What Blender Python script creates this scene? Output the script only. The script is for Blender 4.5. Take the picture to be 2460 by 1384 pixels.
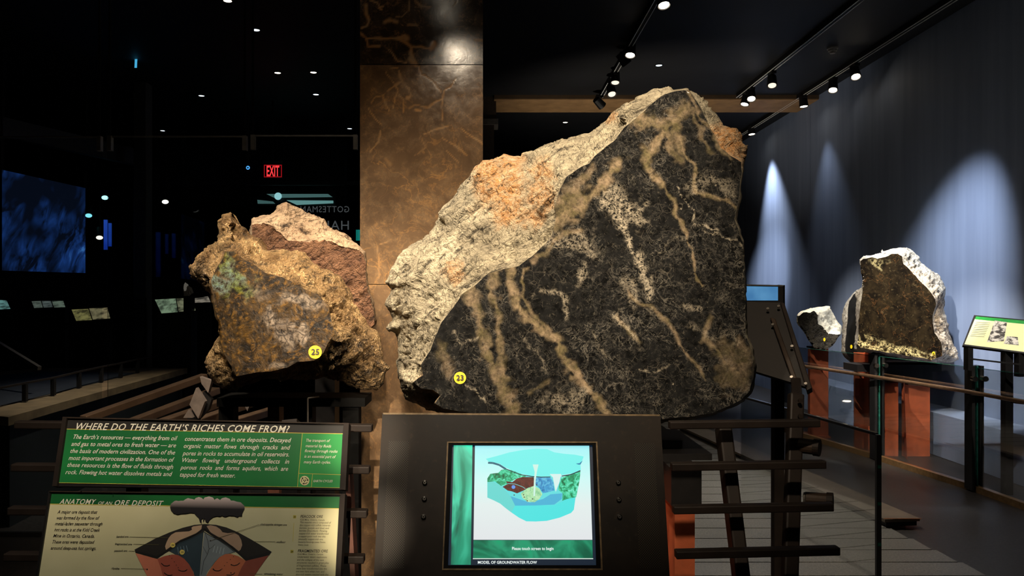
import bpy, bmesh, math, random
import numpy as np
from mathutils import Vector, Matrix, Euler
from mathutils.geometry import delaunay_2d_cdt

for o in list(bpy.data.objects):
    bpy.data.objects.remove(o, do_unlink=True)
S = bpy.context.scene
C = S.collection

# ---------------------------------------------------------------- camera, world, exposure
F, PX, PY, EYE = 1900.0, 1170.0, 712.0, 1.55       # focal length in pixels, vanishing point, eye height
cam = bpy.data.cameras.new('camera')
cam.sensor_width = 36.0
cam.lens = F / 2460.0 * 36.0
cam.shift_x = (1230.0 - PX) / 2460.0
cam.shift_y = (PY - 692.0) / 2460.0
cam.clip_start = 0.05
cam_o = bpy.data.objects.new('camera', cam); C.objects.link(cam_o)
cam_o.location = (0, 0, EYE); cam_o.rotation_euler = (math.pi / 2, 0, 0)
S.camera = cam_o
w = bpy.data.worlds.new('dim_hall_air'); S.world = w; w.use_nodes = True
w.node_tree.nodes['Background'].inputs[0].default_value = (0.75, 0.85, 1.0, 1)
w.node_tree.nodes['Background'].inputs[1].default_value = 0.0035
S.view_settings.view_transform = 'Standard'
S.view_settings.look = 'None'
S.view_settings.gamma = 1.0
S.view_settings.use_curve_mapping = False
S.view_settings.exposure = 0.0
try:
    S.cycles.sample_clamp_indirect = 4.0
except Exception:
    pass

CEIL, WALL_X = 4.4, 4.7

# ---------------------------------------------------------------- helpers
def at(u, v, D):
    return Vector(((u - PX) / F * D, D, EYE - (v - PY) / F * D))
def floor_at(u, v):
    return at(u, v, EYE * F / (v - PY))
def Z(pts, ox, oy, s):
    return [(ox + x / s, oy + y / s) for x, y in pts]
def srgb(r, g, b):
    f = lambda c: (c / 255 / 12.92) if c / 255 <= 0.04045 else ((c / 255 + 0.055) / 1.055) ** 2.4
    return (f(r), f(g), f(b))

ORG = {}
def tag(o, label=None, cat=None, group=None, kind=None):
    if label: o['label'] = label
    if cat: o['category'] = cat
    if group: o['group'] = group
    if kind: o['kind'] = kind
    return o
def thing(name, loc, label, cat, group=None):
    o = bpy.data.objects.new(name, None); C.objects.link(o)
    o.empty_display_size = 0.05
    o.location = loc; ORG[o] = Vector(loc)
    return tag(o, label, cat, group)
def obj(name, verts, faces, mat, parent=None, smooth=False, bevel=0, base=None):
    """one mesh object from world-space vertices"""
    V = np.asarray([tuple(v) for v in verts], dtype=float) if not isinstance(verts, np.ndarray) else verts
    if parent is not None:
        org = ORG[parent]
    elif base is not None:
        org = Vector(base)
    else:
        mn, mx = V.min(0), V.max(0)
        org = Vector(((mn[0] + mx[0]) / 2, (mn[1] + mx[1]) / 2, mn[2]))
    m = bpy.data.meshes.new(name)
    m.from_pydata((V - np.array(org)).tolist(), [], faces if isinstance(faces, list) else faces.tolist())
    m.update()
    if smooth:
        m.polygons.foreach_set('use_smooth', [True] * len(m.polygons))
    mats = mat if isinstance(mat, (list, tuple)) else [mat]
    for k in mats: m.materials.append(k)
    o = bpy.data.objects.new(name, m); C.objects.link(o)
    if parent is not None:
        o.parent = parent
    else:
        o.location = org
    ORG[o] = org
    if bevel:
        b = o.modifiers.new('edge_round', 'BEVEL'); b.width = bevel; b.segments = 2; b.limit_method = 'ANGLE'
    return o
class MB:
    def __init__(s): s.v = []; s.f = []
    def add(s, vs, fs):
        n = len(s.v); s.v += [Vector(v) for v in vs]; s.f += [tuple(i + n for i in f) for f in fs]; return s
    def hexa(s, q0, q1):          # two matching quads
        return s.add(list(q0) + list(q1), [(3, 2, 1, 0), (4, 5, 6, 7), (0, 1, 5, 4), (1, 2, 6, 5), (2, 3, 7, 6), (3, 0, 4, 7)])
    def box(s, x0, x1, y0, y1, z0, z1):
        return s.hexa([(x0, y0, z0), (x1, y0, z0), (x1, y1, z0), (x0, y1, z0)], [(x0, y0, z1), (x1, y0, z1), (x1, y1, z1), (x0, y1, z1)])
    def bar(s, a, b, w, h, up=(0, 0, 1)):
        a, b = Vector(a), Vector(b); d = (b - a).normalized()
        r = d.cross(Vector(up))
        if r.length < 1e-4: r = d.cross(Vector((0, 1, 0)))
        r.normalize(); u = r.cross(d).normalized()
        q = [r * (-w / 2) + u * (-h / 2), r * (w / 2) + u * (-h / 2), r * (w / 2) + u * (h / 2), r * (-w / 2) + u * (h / 2)]
        return s.hexa([a + k for k in q], [b + k for k in q])
    def tube(s, a, b, r0, r1=None, n=16):
        a, b = Vector(a), Vector(b); r1 = r0 if r1 is None else r1
        d = (b - a).normalized(); x = d.orthogonal().normalized(); y = d.cross(x)
        vs = []
        for p, r in ((a, r0), (b, r1)):
            for k in range(n):
                t = 2 * math.pi * k / n; vs.append(p + x * (r * math.cos(t)) + y * (r * math.sin(t)))
        fs = [(k, (k + 1) % n, n + (k + 1) % n, n + k) for k in range(n)]
        fs += [tuple(range(n - 1, -1, -1)), tuple(range(n, 2 * n))]
        return s.add(vs, fs)
    def lathe(s, a, b, prof, n=20):   # prof: list of (t along a-b in metres, radius)
        a, b = Vector(a), Vector(b); d = (b - a).normalized(); x = d.orthogonal().normalized(); y = d.cross(x)
        vs = []
        for t, r in prof:
            for k in range(n):
                q = 2 * math.pi * k / n; vs.append(a + d * t + x * (r * math.cos(q)) + y * (r * math.sin(q)))
        fs = []
        for j in range(len(prof) - 1):
            for k in range(n):
                fs.append((j * n + k, j * n + (k + 1) % n, (j + 1) * n + (k + 1) % n, (j + 1) * n + k))
        fs += [tuple(range(n - 1, -1, -1)), tuple(range((len(prof) - 1) * n, len(prof) * n))]
        return s.add(vs, fs)
    def prism(s, pts, off):
        pts = [Vector(p) for p in pts]; n = len(pts); off = Vector(off)
        return s.add(pts + [p + off for p in pts], [tuple(range(n - 1, -1, -1)), tuple(range(n, 2 * n))] + [(i, (i + 1) % n, n + (i + 1) % n, n + i) for i in range(n)])
    def build(s, name, mat, parent=None, **k):
        return obj(name, s.v, s.f, mat, parent, **k)
    def one(s, name, mat, label, cat, group=None, **k):
        return tag(obj(name, s.v, s.f, mat, None, **k), label, cat, group)
    def struct(s, name, mat, **k):
        return tag(obj(name, s.v, s.f, mat, None, **k), kind='structure')

class Plane:
    """a flat surface in the room, spanned by three points; hit() = where a pixel's ray meets it"""
    def __init__(s, p0, p1, p2):
        s.p = Vector(p0); s.n = (Vector(p1) - s.p).cross(Vector(p2) - s.p).normalized()
        if s.n.y > 0: s.n = -s.n            # towards the viewer
    def hit(s, u, v, off=0.0):
        d = at(u, v, 1.0) - Vector((0, 0, EYE)); e = Vector((0, 0, EYE))
        return e + d * ((s.p + s.n * off - e).dot(s.n) / d.dot(s.n))
    def poly(s, name, pts, mat, parent, off=0.001, thick=0.0):
        q = [s.hit(u, v, off) for u, v in pts]
        if thick:
            return MB().prism(q, -s.n * thick).build(name, mat, parent)
        o = obj(name, q, [tuple(range(len(q)))], mat, parent)
        if o.data.polygons[0].normal.dot(s.n) < 0: o.data.flip_normals()
        return o
    def slab(s, name, pts, thick, mat, parent=None, off=0.0, **k):
        q = [s.hit(u, v, off) for u, v in pts]
        return MB().prism(q, -s.n * thick).build(name, mat, parent, **k)
    def stroke(s, name, pts, wpx, mat, parent, off=0.0012):
        mb = MB()
        for (a, b) in zip(pts[:-1], pts[1:]):
            dx, dy = b[0] - a[0], b[1] - a[1]; L = math.hypot(dx, dy) or 1; nx, ny = -dy / L * wpx / 2, dx / L * wpx / 2
            mb.add([s.hit(a[0] + nx, a[1] + ny, off), s.hit(b[0] + nx, b[1] + ny, off), s.hit(b[0] - nx, b[1] - ny, off), s.hit(a[0] - nx, a[1] - ny, off)], [(0, 1, 2, 3)])
        return mb.build(name, mat, parent)
    def disc(s, name, c, rpx, mat, parent, off=0.0015, n=28, sq=1.0):
        return s.poly(name, [(c[0] + rpx * sq * math.cos(2 * math.pi * k / n), c[1] + rpx * math.sin(2 * math.pi * k / n)) for k in range(n)], mat, parent, off)

def text_mesh(body, shear=0.0, bold=0.0, spacing=1.0):
    c = bpy.data.curves.new('lettering', 'FONT'); c.body = body; c.shear = shear; c.offset = bold
    c.resolution_u = 2; c.fill_mode = 'FRONT'; c.space_character = spacing
    o = bpy.data.objects.new('lettering', c); C.objects.link(o)
    bpy.context.view_layer.update()
    m = bpy.data.meshes.new_from_object(o.evaluated_get(bpy.context.evaluated_depsgraph_get()))
    bpy.data.objects.remove(o); bpy.data.curves.remove(c)
    return m
CAP = None
def put_text(plane, body, a, b, cap_px, mat, parent, name='lettering', shear=0.0, bold=0.0, off=0.0018, mirror=False, spacing=1.0):
    """a line of lettering on a flat surface, from baseline pixel a to baseline pixel b"""
    m = text_mesh(body, shear, bold, spacing)
    n = len(m.vertices); co = np.empty(n * 3); m.vertices.foreach_get('co', co); co = co.reshape(-1, 3)
    x0, x1 = co[:, 0].min(), co[:, 0].max(); cap = 0.70
    A, B = plane.hit(*a, off), plane.hit(*b, off)
    X = (B - A); Lw = X.length; X.normalize(); Y = plane.n.cross(X).normalized()
    top = plane.hit(a[0], a[1] - cap_px, off); hgt = abs((top - A).dot(Y))
    sx, sy = Lw / (x1 - x0), hgt / cap
    t = (co[:, 0] - x0)
    if mirror: t = (x1 - x0) - t
    P = np.array(A)[None] + np.outer(t * sx, np.array(X)) + np.outer(co[:, 1] * sy, np.array(Y))
    P -= np.array(ORG[parent])
    m.vertices.foreach_set('co', P.reshape(-1)); m.update()
    m.materials.clear(); m.materials.append(mat)
    o = bpy.data.objects.new(name, m); C.objects.link(o); o.parent = parent; ORG[o] = ORG[parent]
    return o

# ---------------------------------------------------------------- numpy noise
def _h(ix, iy, iz, k):
    n = (ix.astype(np.int64) * 374761393 + iy.astype(np.int64) * 668265263 + iz.astype(np.int64) * 2147483647 + k * 1274126177) & 0xffffffff
    n = ((n ^ (n >> 13)) * 1274126177) & 0xffffffff
    n = ((n ^ (n >> 16)) * 2246822519) & 0xffffffff
    return ((n ^ (n >> 15)) & 0xffffff) / float(0xffffff)
def vnoise(p, seed=0):
    i = np.floor(p); f = p - i; f = f * f * f * (f * (f * 6 - 15) + 10)
    i = i.astype(np.int64); r = 0
    for dx in (0, 1):
        for dy in (0, 1):
            for dz in (0, 1):
                wt = (f[:, 0] if dx else 1 - f[:, 0]) * (f[:, 1] if dy else 1 - f[:, 1]) * (f[:, 2] if dz else 1 - f[:, 2])
                r = r + wt * _h(i[:, 0] + dx, i[:, 1] + dy, i[:, 2] + dz, seed)
    return r * 2 - 1
def fbm(p, sc, oct=4, seed=0):
    r = 0; a = 1; t = 0
    for k in range(oct):
        r = r + a * vnoise(p * sc * 2 ** k + 17.3 * k, seed + k); t += a; a *= .5
    return r / t
def facets(p, sc, seed=0):
    """broken-stone relief: every cell of a random mosaic is a plane with its own tilt"""
    q = p * sc; i = np.floor(q).astype(np.int64)
    best = np.full(len(q), 9e9); val = np.zeros(len(q))
    for dx in (-1, 0, 1):
        for dy in (-1, 0, 1):
            for dz in (-1, 0, 1):
                a, b, c = i[:, 0] + dx, i[:, 1] + dy, i[:, 2] + dz
                s = np.stack([a + _h(a, b, c, seed), b + _h(a, b, c, seed + 1), c + _h(a, b, c, seed + 2)], 1)
                d = q - s; l = (d * d).sum(1)
                t = np.stack([_h(a, b, c, seed + 3), _h(a, b, c, seed + 4), _h(a, b, c, seed + 5)], 1) * 2 - 1
                h = (d * t).sum(1) + (_h(a, b, c, seed + 6) - .5) * .5
                m = l < best; best = np.where(m, l, best); val = np.where(m, h, val)
    return val
def inside(P, poly):
    x, y = P[:, 0], P[:, 1]; r = np.zeros(len(P), bool); n = len(poly)
    for k in range(n):
        x0, y0 = poly[k]; x1, y1 = poly[(k + 1) % n]
        if y0 == y1: continue
        c = ((y0 > y) != (y1 > y)) & (x < (x1 - x0) * (y - y0) / (y1 - y0) + x0)
        r ^= c
    return r
def dist(P, poly, closed=True):
    d = np.full(len(P), 9e9); n = len(poly)
    for k in range(n if closed else n - 1):
        a = np.array(poly[k], float); b = np.array(poly[(k + 1) % n], float); ab = b - a
        t = np.clip(((P - a) @ ab) / max(ab @ ab, 1e-9), 0, 1)
        q = P - a - t[:, None] * ab
        d = np.minimum(d, (q * q).sum(1))
    return np.sqrt(d)
def dense(poly, step, jit=0.0, seed=0):
    out = []; n = len(poly)
    for k in range(n):
        a, b = poly[k], poly[(k + 1) % n]; L = math.hypot(b[0] - a[0], b[1] - a[1]); m = max(1, int(round(L / step)))
        for j in range(m): out.append((a[0] + (b[0] - a[0]) * j / m, a[1] + (b[1] - a[1]) * j / m))
    A = np.array(out)
    if jit:
        q = np.c_[A, np.zeros(len(A))]
        A = A + jit * np.c_[fbm(q, 1 / (step * 6), 3, seed), fbm(q, 1 / (step * 6), 3, seed + 50)] * 1.6
    return [tuple(p) for p in A]
def sstep(x): x = np.clip(x, 0, 1); return x * x * (3 - 2 * x)

def paint(o, name, vals):
    a = o.data.attributes.new(name, 'FLOAT', 'POINT'); a.data.foreach_set('value', np.asarray(vals, dtype=np.float32))
def vein_mask(UV, veins, seed=0, wob=10.0, ragk=.7):
    """veins: (points, width_px or (w0,w1), strength)"""
    q = np.c_[UV, np.zeros(len(UV))]
    W = UV + wob * np.c_[fbm(q, 1 / 45., 3, seed), fbm(q, 1 / 45., 3, seed + 9)]
    rag = fbm(q, 1 / 14., 3, seed + 21)
    m = np.zeros(len(UV))
    for pts, wd, st in veins:
        d = dist(W, pts, False)
        m = np.maximum(m, st * sstep(1.25 - d / (wd * (1 + ragk * rag))))
    return m

def make_rock(name, label, sil, cut, step, D0, tv, tu, A, thick, m_rough, m_cut, amp, seed=1, stains=(), veins=None, whites=None, jit=2.0,
              cut_name='polished_face', extra=None, back_c=None, rough_cut=False, cutjit=1.5):
    sil = dense(sil, step * 1.1, jit, seed); cutd = dense(cut, step * 1.1, cutjit, seed + 3)
    us = [p[0] for p in sil]; vs = [p[1] for p in sil]
    g = []; row = 0; v = min(vs)
    while v < max(vs):
        u = min(us) + (step / 2 if row & 1 else 0)
        while u < max(us): g.append((u, v)); u += step
        v += step * .866; row += 1
    G = np.array(g); rng = np.random.RandomState(seed); G += rng.uniform(-.22, .22, G.shape) * step
    G = G[inside(G, sil)]; G = G[dist(G, sil) > step * .6]; G = G[dist(G, cutd) > step * .55]
    cutk = [p for p, k in zip(cutd, (inside(np.array(cutd), sil) & (dist(np.array(cutd), sil) > step * .6))) if k]
    ns, nc = len(sil), len(cutk)
    pts = [Vector(p) for p in sil] + [Vector(p) for p in cutk] + [Vector(p) for p in G]
    edges = [(i, (i + 1) % ns) for i in range(ns)]
    Vv, E, Fc, ov, oe, of = delaunay_2d_cdt(pts, edges, [], 0, 1e-4)
    UV = np.array([(p[0], p[1]) for p in Vv]); T = np.array([f for f in Fc if len(f) == 3])
    inv = {}
    for k, l in enumerate(ov):
        for j in l: inv[j] = k
    cen = UV[T].mean(1); ok = inside(cen, sil); T = T[ok]; cen = cen[ok]
    e1 = UV[T[:, 1]] - UV[T[:, 0]]; e2 = UV[T[:, 2]] - UV[T[:, 0]]; ar = e1[:, 0] * e2[:, 1] - e1[:, 1] * e2[:, 0]
    T[ar > 0] = T[ar > 0][:, ::-1]          # face the viewer
    iscut = inside(cen, cutd)
    vin = inside(UV, cutd); dc = np.where(vin, 0, dist(UV, cutd)); ds = dist(UV, sil)
    t = dc / np.maximum(dc + ds, 1e-6); t[dc < step * .3] = 0
    uc, vc = np.mean(us), np.mean(vs)
    D = D0 + tv * (vc - UV[:, 1]) + tu * (UV[:, 0] - uc)
    Aa = A(UV) if callable(A) else A
    D = D + Aa * (.72 * t + .28 * (1 - np.sqrt(np.clip(1 - t * t, 0, 1))))
    P = np.c_[(UV[:, 0] - PX) / F * D, D, EYE - (UV[:, 1] - PY) / F * D]
    fn = np.cross(P[T[:, 1]] - P[T[:, 0]], P[T[:, 2]] - P[T[:, 0]])
    N = np.zeros_like(P)
    for k in range(3): np.add.at(N, T[:, k], fn)
    N /= np.maximum(np.linalg.norm(N, axis=1), 1e-12)[:, None]
    if N[:, 1].mean() > 0: N = -N
    fade = sstep(dc / (step * 4))
    if rough_cut: fade = np.maximum(fade, .6)
    fade = fade * (.35 + .65 * sstep(ds / (step * 7)))
    wp = P + .012 * np.c_[fbm(P, 14, 2, seed + 5), fbm(P, 14, 2, seed + 6), fbm(P, 14, 2, seed + 7)]
    sc = 1.0 / max(amp, 1e-3) * .03
    ca, sa = math.cos(.62), math.sin(.62)
    Ps = np.c_[(P[:, 0] * ca + P[:, 2] * sa) * .7, P[:, 1] * 1.2, (P[:, 2] * ca - P[:, 0] * sa) * 2.6]
    dsp = amp * (.9 * fbm(P, 3.2 * sc, 4, seed) + .55 * facets(wp, 7 * sc, seed + 11) + .34 * facets(wp, 19 * sc, seed + 23) + .20 * facets(wp, 48 * sc, seed + 31) + .45 * facets(Ps, 11 * sc, seed + 37))
    Pd = P + N * ((dsp - .15 * amp) * fade)[:, None]
    # back of the stone
    ring = [inv[i] for i in range(ns)]
    cb = np.array([uc, vc]) if back_c is None else np.array(back_c)
    Db = D[ring]
    allP = [Pd]; base = len(Pd); rings = [ring]
    for k, s in enumerate((.12, .3, .55, .8)):
        uv = UV[ring] * (1 - s) + cb * s
        d = Db + thick * math.sqrt(1 - (1 - s) ** 2)
        q = np.c_[(uv[:, 0] - PX) / F * d, d, EYE - (uv[:, 1] - PY) / F * d]
        q += .6 * amp * np.c_[fbm(q, 5, 2, seed + 41), fbm(q, 5, 2, seed + 42), fbm(q, 5, 2, seed + 43)]
        allP.append(q); rings.append(list(range(base, base + ns))); base += ns
    d = Db.mean() + thick
    allP.append(np.array([[(cb[0] - PX) / F * d, d, EYE - (cb[1] - PY) / F * d]])); tip = base
    AP = np.vstack(allP)
    faces = T[~iscut].tolist()
    # orientation of the outline: keep quads facing outward
    area = sum(sil[i][0] * sil[(i + 1) % ns][1] - sil[(i + 1) % ns][0] * sil[i][1] for i in range(ns))
    for a, b in zip(rings[:-1], rings[1:]):
        for i in range(ns):
            j = (i + 1) % ns; q = (a[i], a[j], b[j], b[i]); faces.append(q if area > 0 else q[::-1])
    for i in range(ns):
        j = (i + 1) % ns; q = (rings[-1][i], rings[-1][j], tip); faces.append(q if area > 0 else q[::-1])
    used = np.unique(np.concatenate([np.array(f) for f in faces])); mp = -np.ones(len(AP), int); mp[used] = np.arange(len(used))
    faces = [tuple(int(mp[i]) for i in f) for f in faces]
    body = obj(name, AP[used], faces, m_rough, None, smooth=True); tag(body, label, 'rock')
    sel = used[used < len(UV)]
    st = np.zeros(len(used)); dk = np.zeros(len(used))
    q3 = np.c_[UV, np.zeros(len(UV))]
    for (c, r, s_) in stains:
        dd = np.hypot(UV[sel, 0] - c[0], UV[sel, 1] - c[1]) + r * .6 * fbm(q3[sel], 1.6 / r, 4, seed + 61)
        st[:len(sel)] = np.maximum(st[:len(sel)], s_ * sstep(1.5 - dd / r))
    paint(body, 'stain', st)
    if extra is not None:
        x = np.zeros(len(used)); x[:len(sel)] = extra(UV[sel]); paint(body, 'extra', x)
    # cut face as a part
    cf = T[iscut]
    if len(cf):
        u2 = np.unique(cf); mp = -np.ones(len(UV), int); mp[u2] = np.arange(len(u2))
        face = obj(cut_name, Pd[u2], mp[cf].tolist(), m_cut, body, smooth=True)
        if veins: paint(face, 'tan', vein_mask(UV[u2], veins, seed + 71, 18, 1.0))
        if whites: paint(face, 'white', vein_mask(UV[u2], whites, seed + 81, 26, 1.2))
        if extra is not None: paint(face, 'extra', extra(UV[u2]))
    pl = Plane(at(uc, vc, D0), at(uc + 100, vc, D0 + tu * 100), at(uc, vc - 100, D0 + tv * 100))
    return body, pl

# ---------------------------------------------------------------- materials
class NT:
    def __init__(s, name):
        s.m = bpy.data.materials.new(name); s.m.use_nodes = True; s.t = s.m.node_tree; s.n = s.t.nodes
        s.b = s.n['Principled BSDF']; s.out = s.n['Material Output']
    def add(s, typ, ins=None, **props):
        k = s.n.new(typ)
        for a, v in props.items(): setattr(k, a, v)
        for a, v in (ins or {}).items(): s.put(k.inputs[a], v)
        return k
    def put(s, sock, v):
        if hasattr(v, 'is_output') or isinstance(v, bpy.types.NodeSocket): s.t.links.new(v, sock)
        else:
            if isinstance(v, tuple) and len(v) == 3 and sock.type == 'RGBA': v = v + (1,)
            sock.default_value = v
    def obj(s): return s.add('ShaderNodeTexCoord').outputs['Object']
    def noise(s, vec, sc, det=4, rough=.55, dist=0.0):
        return s.add('ShaderNodeTexNoise', {'Vector': vec, 'Scale': sc, 'Detail': det, 'Roughness': rough, 'Distortion': dist}).outputs['Fac']
    def voro(s, vec, sc, feature='DISTANCE_TO_EDGE'):
        return s.add('ShaderNodeTexVoronoi', {'Vector': vec, 'Scale': sc}, feature=feature).outputs['Distance']
    def rng(s, v, a, b, c=0.0, d=1.0):
        return s.add('ShaderNodeMapRange', {'Value': v, 'From Min': a, 'From Max': b, 'To Min': c, 'To Max': d}).outputs[0]
    def ridge(s, n, w): return s.rng(s.math('ABSOLUTE', s.math('SUBTRACT', n, .5)), 0.0, w, 1.0, 0.0)
    def math(s, op, a, b=0.0):
        return s.add('ShaderNodeMath', {0: a, 1: b}, operation=op).outputs[0]
    def mix(s, f, a, b):
        k = s.add('ShaderNodeMix', data_type='RGBA'); s.put(k.inputs[0], f); s.put(k.inputs[6], a); s.put(k.inputs[7], b); return k.outputs[2]
    def attr(s, n): return s.add('ShaderNodeAttribute', attribute_name=n).outputs['Fac']
    def warp(s, vec, sc, amt):
        k = s.add('ShaderNodeTexNoise', {'Vector': vec, 'Scale': sc, 'Detail': 3.0})
        a = s.add('ShaderNodeVectorMath', {0: k.outputs['Color'], 1: (.5, .5, .5)}, operation='SUBTRACT').outputs[0]
        b = s.add('ShaderNodeVectorMath', {0: a}, operation='SCALE'); b.inputs['Scale'].default_value = amt
        return s.add('ShaderNodeVectorMath', {0: vec, 1: b.outputs[0]}, operation='ADD').outputs[0]
    def bump(s, h, st, d=.01):
        s.put(s.b.inputs['Normal'], s.add('ShaderNodeBump', {'Height': h, 'Strength': st, 'Distance': d}).outputs[0])
    def fin(s, col=None, rough=None, metal=None, spec=None):
        if col is not None: s.put(s.b.inputs['Base Color'], col)
        if rough is not None: s.put(s.b.inputs['Roughness'], rough)
        if metal is not None: s.put(s.b.inputs['Metallic'], metal)
        if spec is not None: s.put(s.b.inputs['Specular IOR Level'], spec)
        return s.m
def plain(name, col, rough=.6, metal=0.0, var=.25, sc=30.0, bump=0.0, spec=.5):
    k = NT(name); v = k.obj(); n = k.noise(v, sc, 5)
    c = k.mix(k.rng(n, .3, .7), tuple(x * (1 - var) for x in col), tuple(min(1, x * (1 + var)) for x in col))
    if bump: k.bump(n, bump, .004)
    return k.fin(c, rough, metal, spec)
def glow(name, col, st):
    k = NT(name); k.fin((0.01, .01, .01), .5); k.put(k.b.inputs['Emission Color'], col); k.b.inputs['Emission Strength'].default_value = st
    return k.m
def glass(name, tint=(.9, .95, .93), refl=.06):
    k = NT(name); tr = k.add('ShaderNodeBsdfTransparent', {'Color': tint}); gl = k.add('ShaderNodeBsdfGlossy', {'Color': (1, 1, 1), 'Roughness': .03})
    lw = k.add('ShaderNodeLayerWeight', {'Blend': .25}); f = k.rng(lw.outputs['Fresnel'], 0, 1, refl * .5, .6)
    mx = k.add('ShaderNodeMixShader', {0: f, 1: tr.outputs[0], 2: gl.outputs[0]})
    k.t.links.new(mx.outputs[0], k.out.inputs[0]); return k.m

def rough_stone(name, dark, mid, light, stain, sc=1.0, metal=0.0, rough=.85, bump=.6, extra=None, spec=.3, crev_shade=1.0, chip=.6):
    k = NT(name); v = k.obj(); w_ = k.warp(v, 9 * sc, .05 / sc)
    n1 = k.noise(w_, 7 * sc, 6, .6); n2 = k.noise(w_, 38 * sc, 6, .7); n3 = k.noise(v, 130 * sc, 4, .7)
    ve = k.voro(w_, 26 * sc); ve2 = k.voro(w_, 75 * sc)
    m0 = k.add('ShaderNodeMapping', {'Vector': w_}); m0.inputs['Rotation'].default_value = (.25, .62, 0); mp = k.add('ShaderNodeMapping', {'Vector': m0.outputs[0]}); mp.inputs['Scale'].default_value = (.8, 1.4, 3.4)
    sg = k.noise(mp.outputs[0], 13 * sc, 6, .66); big = k.noise(v, 4.5 * sc, 3)
    c = k.mix(k.rng(n1, .36, .64), mid, light)
    c = k.mix(k.math('MULTIPLY', k.rng(n2, .47, .68), .65), c, tuple(.55 * m for m in mid))
    if extra is not None:
        c = k.mix(k.math('MULTIPLY', k.attr('extra'), k.rng(n2, .2, .5)), c, extra)
    c = k.mix(k.math('MULTIPLY', k.attr('stain'), k.rng(n2, .28, .6)), c, stain)
    c = k.mix(k.math('MULTIPLY', k.rng(n2, .57, .68), crev_shade), c, dark)
    c = k.mix(k.math('MULTIPLY', k.math('MULTIPLY', k.rng(sg, .54, .64), k.rng(big, .36, .56)), .9 * crev_shade), c, dark)  # crevice shade painted in: dark where the relief sinks
    c = k.mix(k.math('MULTIPLY', k.rng(sg, .46, .34), .35), c, tuple(min(1, 1.25 * m) for m in light))
    c = k.mix(k.math('MULTIPLY', k.rng(ve, .045, 0.0), .55 * crev_shade * chip), c, dark)
    c = k.mix(k.math('MULTIPLY', k.rng(n3, .58, .72), .5), c, tuple(min(1, 1.35 * m) for m in light))
    h = k.math('ADD', k.math('ADD', k.math('SUBTRACT', k.math('MULTIPLY', n2, 1.0), k.math('MULTIPLY', sg, 1.4)), k.math('MULTIPLY', n3, .35)), k.math('ADD', k.rng(ve, 0, .12, 0, .5 * chip), k.rng(ve2, 0, .15, 0, .3 * chip)))
    k.bump(h, bump, .02 / sc)
    return k.fin(c, rough, metal, spec)

M = {}
M['ceiling'] = plain('black_painted_ceiling', (.0045, .0046, .006), .6, var=.5, sc=2)
M['black'] = plain('black_metal', (.009, .008, .008), .5, .0, spec=.3)
M['blackmat'] = plain('matt_black', (.005, .005, .005), .8, spec=.1)
M['bronze'] = plain('dark_bronze_steel', srgb(34, 27, 23), .55, .1, .3, 14, .05, .25)
M['bronze2'] = plain('brown_black_steel', srgb(52, 41, 33), .5, .2, .45, 9, .06, .3)
M['rust'] = plain('rust_steel', srgb(178, 88, 52), .65, .1, .3, 12, .08)
M['steel'] = plain('brushed_steel', (.42, .38, .33), .35, .9, .15)
M['chrome'] = plain('bright_steel', (.6, .57, .52), .2, 1.0, .1)
M['wood'] = plain('tan_wood_beam', srgb(150, 115, 75), .6, 0, .25, 5)
M['trackgrey'] = plain('grey_track_edge', (.8, .78, .74), .5, .0)
M['glass'] = glass('clear_glass', (.965, .985, .98), .05)
M['glass_dim'] = glass('clear_glass_screen', (.9, .93, .93), .05)
M['glass_edge'] = plain('green_glass_edge', (.01, .06, .045), .15, 0, .4)
M['lamp'] = glow('lamp_lens', (1, .86, .66), 14)
M['white_ink'] = plain('white_print', srgb(225, 222, 205), .5, 0, .05)
M['black_ink'] = plain('black_print', (.012, .011, .010), .5, 0, .05)
M['gold_ink'] = plain('gold_print', srgb(205, 190, 80), .5, 0, .05)
M['sticker'] = plain('yellow_sticker', srgb(250, 215, 25), .45, 0, .04)
# ---------------------------------------------------------------- room shell
k = NT('dark_terrazzo'); v = k.obj(); n = k.noise(v, 60, 4, .7); n2 = k.noise(v, 4, 4); sp = k.voro(v, 140, 'F1')
c = k.mix(k.rng(n, .4, .62), srgb(20, 18, 17), srgb(46, 42, 39)); c = k.mix(k.rng(sp, .16, .05), c, srgb(120, 112, 104)); c = k.mix(k.math('MULTIPLY', k.rng(n2, .35, .7), .5), c, srgb(32, 27, 25))
M['terrazzo'] = k.fin(c, .4, 0, .3); 
k = NT('grey_floor_plank'); v = k.obj(); n = k.noise(v, 90, 4, .7); n2 = k.noise(v, 3, 4); sp = k.voro(v, 130, 'F1')
c = k.mix(k.rng(n, .4, .62), srgb(60, 58, 54), srgb(104, 100, 92)); c = k.mix(k.rng(sp, .15, .05), c, srgb(150, 145, 130)); c = k.mix(k.math('MULTIPLY', k.rng(n2, .35, .7), .5), c, srgb(66, 62, 56))
M['plank'] = k.fin(c, .38)
k = NT('blue_grey_wall_paint'); v = k.obj()
mp = k.add('ShaderNodeMapping', {'Vector': v}); mp.inputs['Scale'].default_value = (1, 2.2, .12)
n = k.noise(mp.outputs[0], 3, 4); c = k.mix(k.rng(n, .35, .65), srgb(118, 131, 158), srgb(130, 144, 172)); M['wall'] = k.fin(c, .7)
M['darkwall'] = plain('near_black_wall', (.006, .0062, .008), .7, 0, .4, 1.5)
M['blackgreen'] = plain('black_green_partition', (.012, .014, .014), .5, 0, .4, 1.5)

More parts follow.
